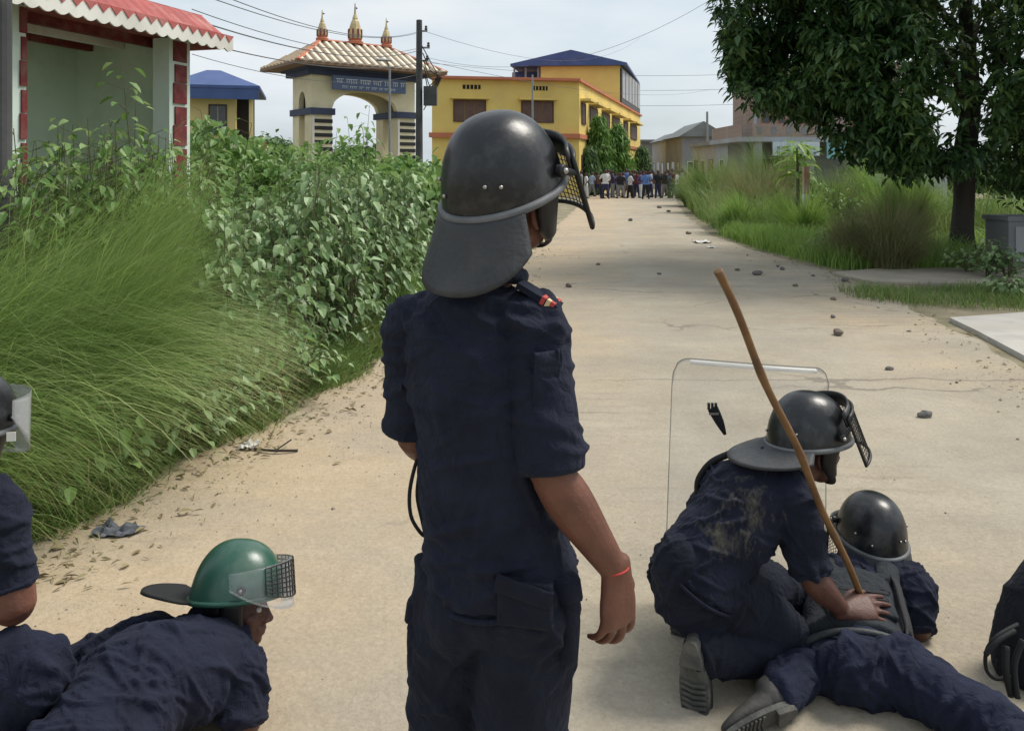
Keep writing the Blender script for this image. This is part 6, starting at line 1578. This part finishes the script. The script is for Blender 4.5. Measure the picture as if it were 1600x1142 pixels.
# ------------------------------------------------------------ the far crowd
def crowd_body(seed):
    rr = random.Random(seed); g = MB()
    st = rr.uniform(.06, .14); sw = rr.uniform(-.12, .12)
    g.ball((0, .01, 1.56), (.085, .1, .12)); g.loft([(0, 0, 1.38), (0, 0, 1.5)], .055, n=8)
    g.loft([(0, 0, .82), (0, 0, 1.0), (0, 0, 1.22), (0, 0, 1.36), (0, 0, 1.44)], [(.17, .12), (.16, .11), (.19, .13), (.17, .11), (.08, .07)], n=12)
    for s_ in (-1, 1):
        e = (s_ * rr.uniform(.24, .33), rr.uniform(-.1, .15), rr.uniform(1.02, 1.12)); w_ = (s_ * rr.uniform(.12, .3), e[1] + rr.uniform(-.15, .2), rr.uniform(.8, 1.15))
        g.loft([(s_ * .16, 0, 1.36), (s_ * .21, 0, 1.3), e, w_], [.06, .06, .05, .035], n=8); g.ball((w_[0], w_[1], w_[2] - .05), (.035, .04, .065), seg=8, rings=6)
        g.loft([(s_ * .09, 0, .88), (s_ * (.09 + st * .3), sw * s_ * .6, .48), (s_ * (.08 + st), sw * s_, .06)], [.11, .085, .06], n=10)
        g.loft([(s_ * (.08 + st), sw * s_ - .04, .04), (s_ * (.08 + st) + .01, sw * s_ + .14, .035)], [.045, .04], n=8)
    me = g.fuse('person', M_skin2, .03, 2)
    co = np.array([tuple(p.center) for p in me.polygons]); r = np.hypot(co[:, 0], co[:, 1])
    mi = np.where(co[:, 2] > 1.60, 3, np.where(co[:, 2] > 1.43, 0, np.where(co[:, 2] > .86, 1, np.where(co[:, 2] > .09, 2, 3))))
    mi = np.where((r > .225) & (co[:, 2] < 1.12) & (co[:, 2] > .6), 0, mi)
    for m in (M_skin2, M_hair, M_hair): me.materials.append(m)
    me.polygons.foreach_set('material_index', mi.astype(np.int32)); me.update()
    return me
bodies = [crowd_body(i) for i in range(6)]
cols = {'white': (.62, .62, .6), 'blue': (.10, .19, .42), 'navy': (.03, .035, .08), 'black': (.02, .02, .022), 'maroon': (.13, .03, .045), 'grey': (.22, .22, .22), 'purple': (.10, .07, .16), 'orange': (.48, .20, .08), 'pale blue': (.35, .42, .55), 'brown': (.15, .09, .055), 'olive': (.11, .11, .06), 'pink': (.5, .28, .28)}
cm = {k: mat('crowd_' + k.replace(' ', '_') + '_cloth', v, .85) for k, v in cols.items()}
crowd = [(916, 50, 'white', 'white'), (908, 52, 'grey', 'black'), (925, 51, 'pale blue', 'grey'), (941, 49, 'black', 'black'), (950, 52, 'grey', 'navy'), (957, 50, 'navy', 'grey'), (966, 51, 'purple', 'grey'), (974, 49.5, 'grey', 'brown'), (981, 52, 'navy', 'black'), (988, 49, 'black', 'black'), (995, 51, 'maroon', 'navy'), (1001, 50, 'purple', 'white'), (1009, 48.5, 'blue', 'black'), (1016, 50, 'pale blue', 'navy'), (1022, 51.5, 'brown', 'white'), (1028, 49, 'black', 'navy'), (1034, 50.5, 'brown', 'pink'), (1040, 48.5, 'black', 'grey'), (1046, 50, 'navy', 'black'), (1051, 51.5, 'olive', 'black'), (1058, 50, 'white', 'grey'), (1066, 49, 'grey', 'olive'), (1072, 50.5, 'orange', 'orange'), (1080, 52, 'pink', 'black'), (934, 53, 'brown', 'navy'), (1013, 54, 'white', 'black'), (1037, 54, 'maroon', 'black'), (962, 54.5, 'blue', 'black'),
         (946, 48.5, 'white', 'navy'), (954, 49, 'maroon', 'black'), (970, 49, 'black', 'grey'), (978, 50.5, 'blue', 'grey'), (985, 50, 'white', 'black'), (992, 52.5, 'brown', 'grey'), (1005, 52, 'navy', 'grey'), (1019, 52.5, 'grey', 'black'), (1031, 52, 'olive', 'navy'), (1043, 52, 'blue', 'navy'), (1055, 48.5, 'maroon', 'navy'), (1062, 51.5, 'navy', 'navy'), (1069, 52, 'black', 'brown'), (1077, 49.5, 'brown', 'white')]
rr = random.Random(4)
seen = {}
for i, (px, Y, c, tcol) in enumerate(crowd):
    o = link('person', bodies[i % 6]); x = (px - 800) * Y / FPX
    dY = rr.uniform(-1.2, 1.6); o.location = (x * (Y + dY) / Y, Y + dY, 0); k = rr.uniform(.92, 1.08); o.scale = (k, k, k * rr.uniform(.95, 1.02)); o.rotation_euler = (0, 0, math.pi + rr.uniform(-2.2, 2.2))
    for s_, m in ((1, cm[c]), (2, cm[tcol])):
        o.material_slots[s_].link = 'OBJECT'; o.material_slots[s_].material = m
    nx = crowd[i - 1]
    where = 'left end' if px < 935 else ('right end' if px > 1056 else ('middle' if px > 985 else 'left part'))
    tag(o, f'distant person in {c} top and {tcol} trousers at the {where} of the crowd', 'person', 'people in the distant crowd')

# ------------------------------------------------------------ stones and litter on the road
M_stone = mat('brown_stone', (.20, .16, .125), .9, (.13, .105, .085), 20, 6, .5, 60)
M_stone2 = mat('grey_stone', (.16, .15, .14), .9, (.10, .095, .09), 20, 6, .5, 60)
def stone(seed):
    rr = random.Random(seed); g = MB(); g.ball((0, 0, .5), (1, .75, .62), seg=12, rings=8)
    me = g.mesh('stone', M_stone if seed % 2 else M_stone2)
    for v in me.vertices:
        n_ = mnoise.noise(V(v.co) * 1.3 + V((seed * 7, 0, 0))) * .35 + mnoise.noise(V(v.co) * 3 + V((seed * 3, 5, 0))) * .14
        v.co = v.co * (1 + n_); v.co.z = max(v.co.z, -.05)
    return me
stones = [stone(i) for i in range(6)]
SP = [(1446, 655, 15, 'largest brown stone on the road beyond the prone officer'), (1309, 525, 12, 'brown stone on the road in front of the scrubby grass patch'), (1390, 580, 8, 'small stone between the two larger brown stones on the road'), (889, 450, 8, 'small dark stone beside the standing officer\'s right shoulder')]
grp = [(1183, 431, 14), (1152, 424, 7), (1222, 423, 9), (1243, 449, 8), (1320, 441, 12), (1302, 470, 8), (1302, 498, 9), (1076, 367, 8), (985, 346, 8), (1030, 326, 7), (1215, 418, 6), (935, 415, 6), (1270, 433, 6), (1595, 525, 8), (1045, 332, 6), (1590, 690, 6), (1030, 430, 6), (1350, 455, 7), (1420, 520, 5), (1495, 600, 5)]
for i, (px, py, w_, lab) in enumerate(SP + [(a, b_, c, None) for a, b_, c in grp]):
    Y = EYE * FPX / (py - HORIZON); x = (px - 800) * Y / FPX; r = w_ * Y / FPX * (.82 if lab else .6)
    o = link('stone', stones[i % 6]); o.location = (x, Y, .008); o.scale = (r, r * rnd(.8, 1.1, 1)[0], r * .85); o.rotation_euler = (0, 0, i * 1.7)
    tag(o, lab or 'small dark stone scattered on the far half of the road', 'stone', None if lab else 'stones scattered on the road')
# fine gravel
def gravel():
    rng = np.random.default_rng(3); n = 3800
    y = np.where(rng.uniform(0, 1, n) < .6, rng.uniform(2, 7, n), rng.uniform(5, 22, n)); e = rng.uniform(0, 1, n)
    l, r_ = LE(y), RE(y)
    x = np.where(e < .5, l + .1 + np.abs(rng.normal(0, .45, n)), np.where(e < .72, r_ - np.abs(rng.normal(0, .5, n)), l + (r_ - l) * rng.uniform(0, 1, n)))
    s_ = rng.lognormal(-5.75, .5, n) * np.where(e < .72, 1.15, .8) * (1 + y / 22)
    t = np.array([(1, 0, 0), (-.5, .85, 0), (-.5, -.85, 0), (.1, 0, .8)])
    a = rng.uniform(0, 6.28, n); ca, sa = np.cos(a)[:, None], np.sin(a)[:, None]
    vx = t[None, :, 0] * ca - t[None, :, 1] * sa; vy = t[None, :, 0] * sa + t[None, :, 1] * ca
    v = np.stack([x[:, None] + vx * s_[:, None], y[:, None] + vy * s_[:, None] * .8, .012 + t[None, :, 2] * s_[:, None] * .9], 2)
    f = np.array([(0, 1, 3), (1, 2, 3), (2, 0, 3)])
    return v.reshape(-1, 3), (np.arange(n)[:, None, None] * 4 + f[None]).reshape(-1, 3)
v, f = gravel(); stuff('gravel', v, f, mat('pale_gravel', (.40, .34, .26), .9, (.24, .2, .16), 6, 4), 'fine gravel scattered over the road and its shoulders', 'gravel')
def litter(px, py, w_, d, m, label, name='litter', h=.03, seed=0):
    Y = EYE * FPX / (py - HORIZON); x = (px - 800) * Y / FPX
    g = MB(); g.grid(lambda u, v: (x + (u - .5) * w_ + .02 * vn1(v * 4 + seed, u), Y + (v - .5) * d + .02 * vn1(u * 4, seed), .014 + h * abs(vn1(u * 3 + seed, v * 3)) + .4 * h * abs(vn1(u * 8, v * 8 + seed))), 12, 8, .002)
    return tag(g.build(name, m), label, 'litter')
M_paper = mat('crumpled_white_paper', (.68, .66, .62), .8, (.52, .5, .46), 30, 4)
litter(390, 703, .11, .09, M_paper, 'crumpled white paper at the edge of the left verge', h=.06)
litter(1097, 380, .35, .5, M_paper, 'white litter lying on the far road near the right bank', h=.08, seed=3)
litter(1112, 388, .2, .2, M_paper, 'smaller white scrap next to the litter near the right bank', h=.05, seed=5)
litter(182, 838, .20, .10, mat('grey_rag', (.13, .135, .16), .9, (.08, .085, .1), 20, 4), 'dark grey rag at the foot of the left verge', h=.05, seed=8)
litter(440, 648, .05, .05, M_paper, 'tiny pale scrap beside the dry twig on the left shoulder', h=.03, seed=9)
g = MB(); a = P(400, 709, 4.8); 
def gp_(px, py, dz=.02):
    Y = EYE * FPX / (py - HORIZON); return V(((px - 800) * Y / FPX, Y, dz))
g.tube([gp_(398, 707), gp_(430, 712, .03), gp_(465, 709)], .008, 6, 4); g.tube([gp_(430, 712, .03), gp_(455, 700, .05)], .005, 6, 3)
tag(g.build('twig', M_bark), 'short dry twig lying beside the white paper', 'twig')
g = MB(); q = gp_(438, 662, 0); g.tube([q, q + V((.02, 0, .12)), q + V((-.03, .02, .24))], [.006, .005, .003], 6, 3); g.tube([q + V((.01, 0, .08)), q + V((.09, .02, .15))], .003, 5, 3)
tag(g.build('dry_stalk', mat('straw', (.34, .27, .16), .8)), 'upright dry straw stalk at the left road edge', 'stalk')
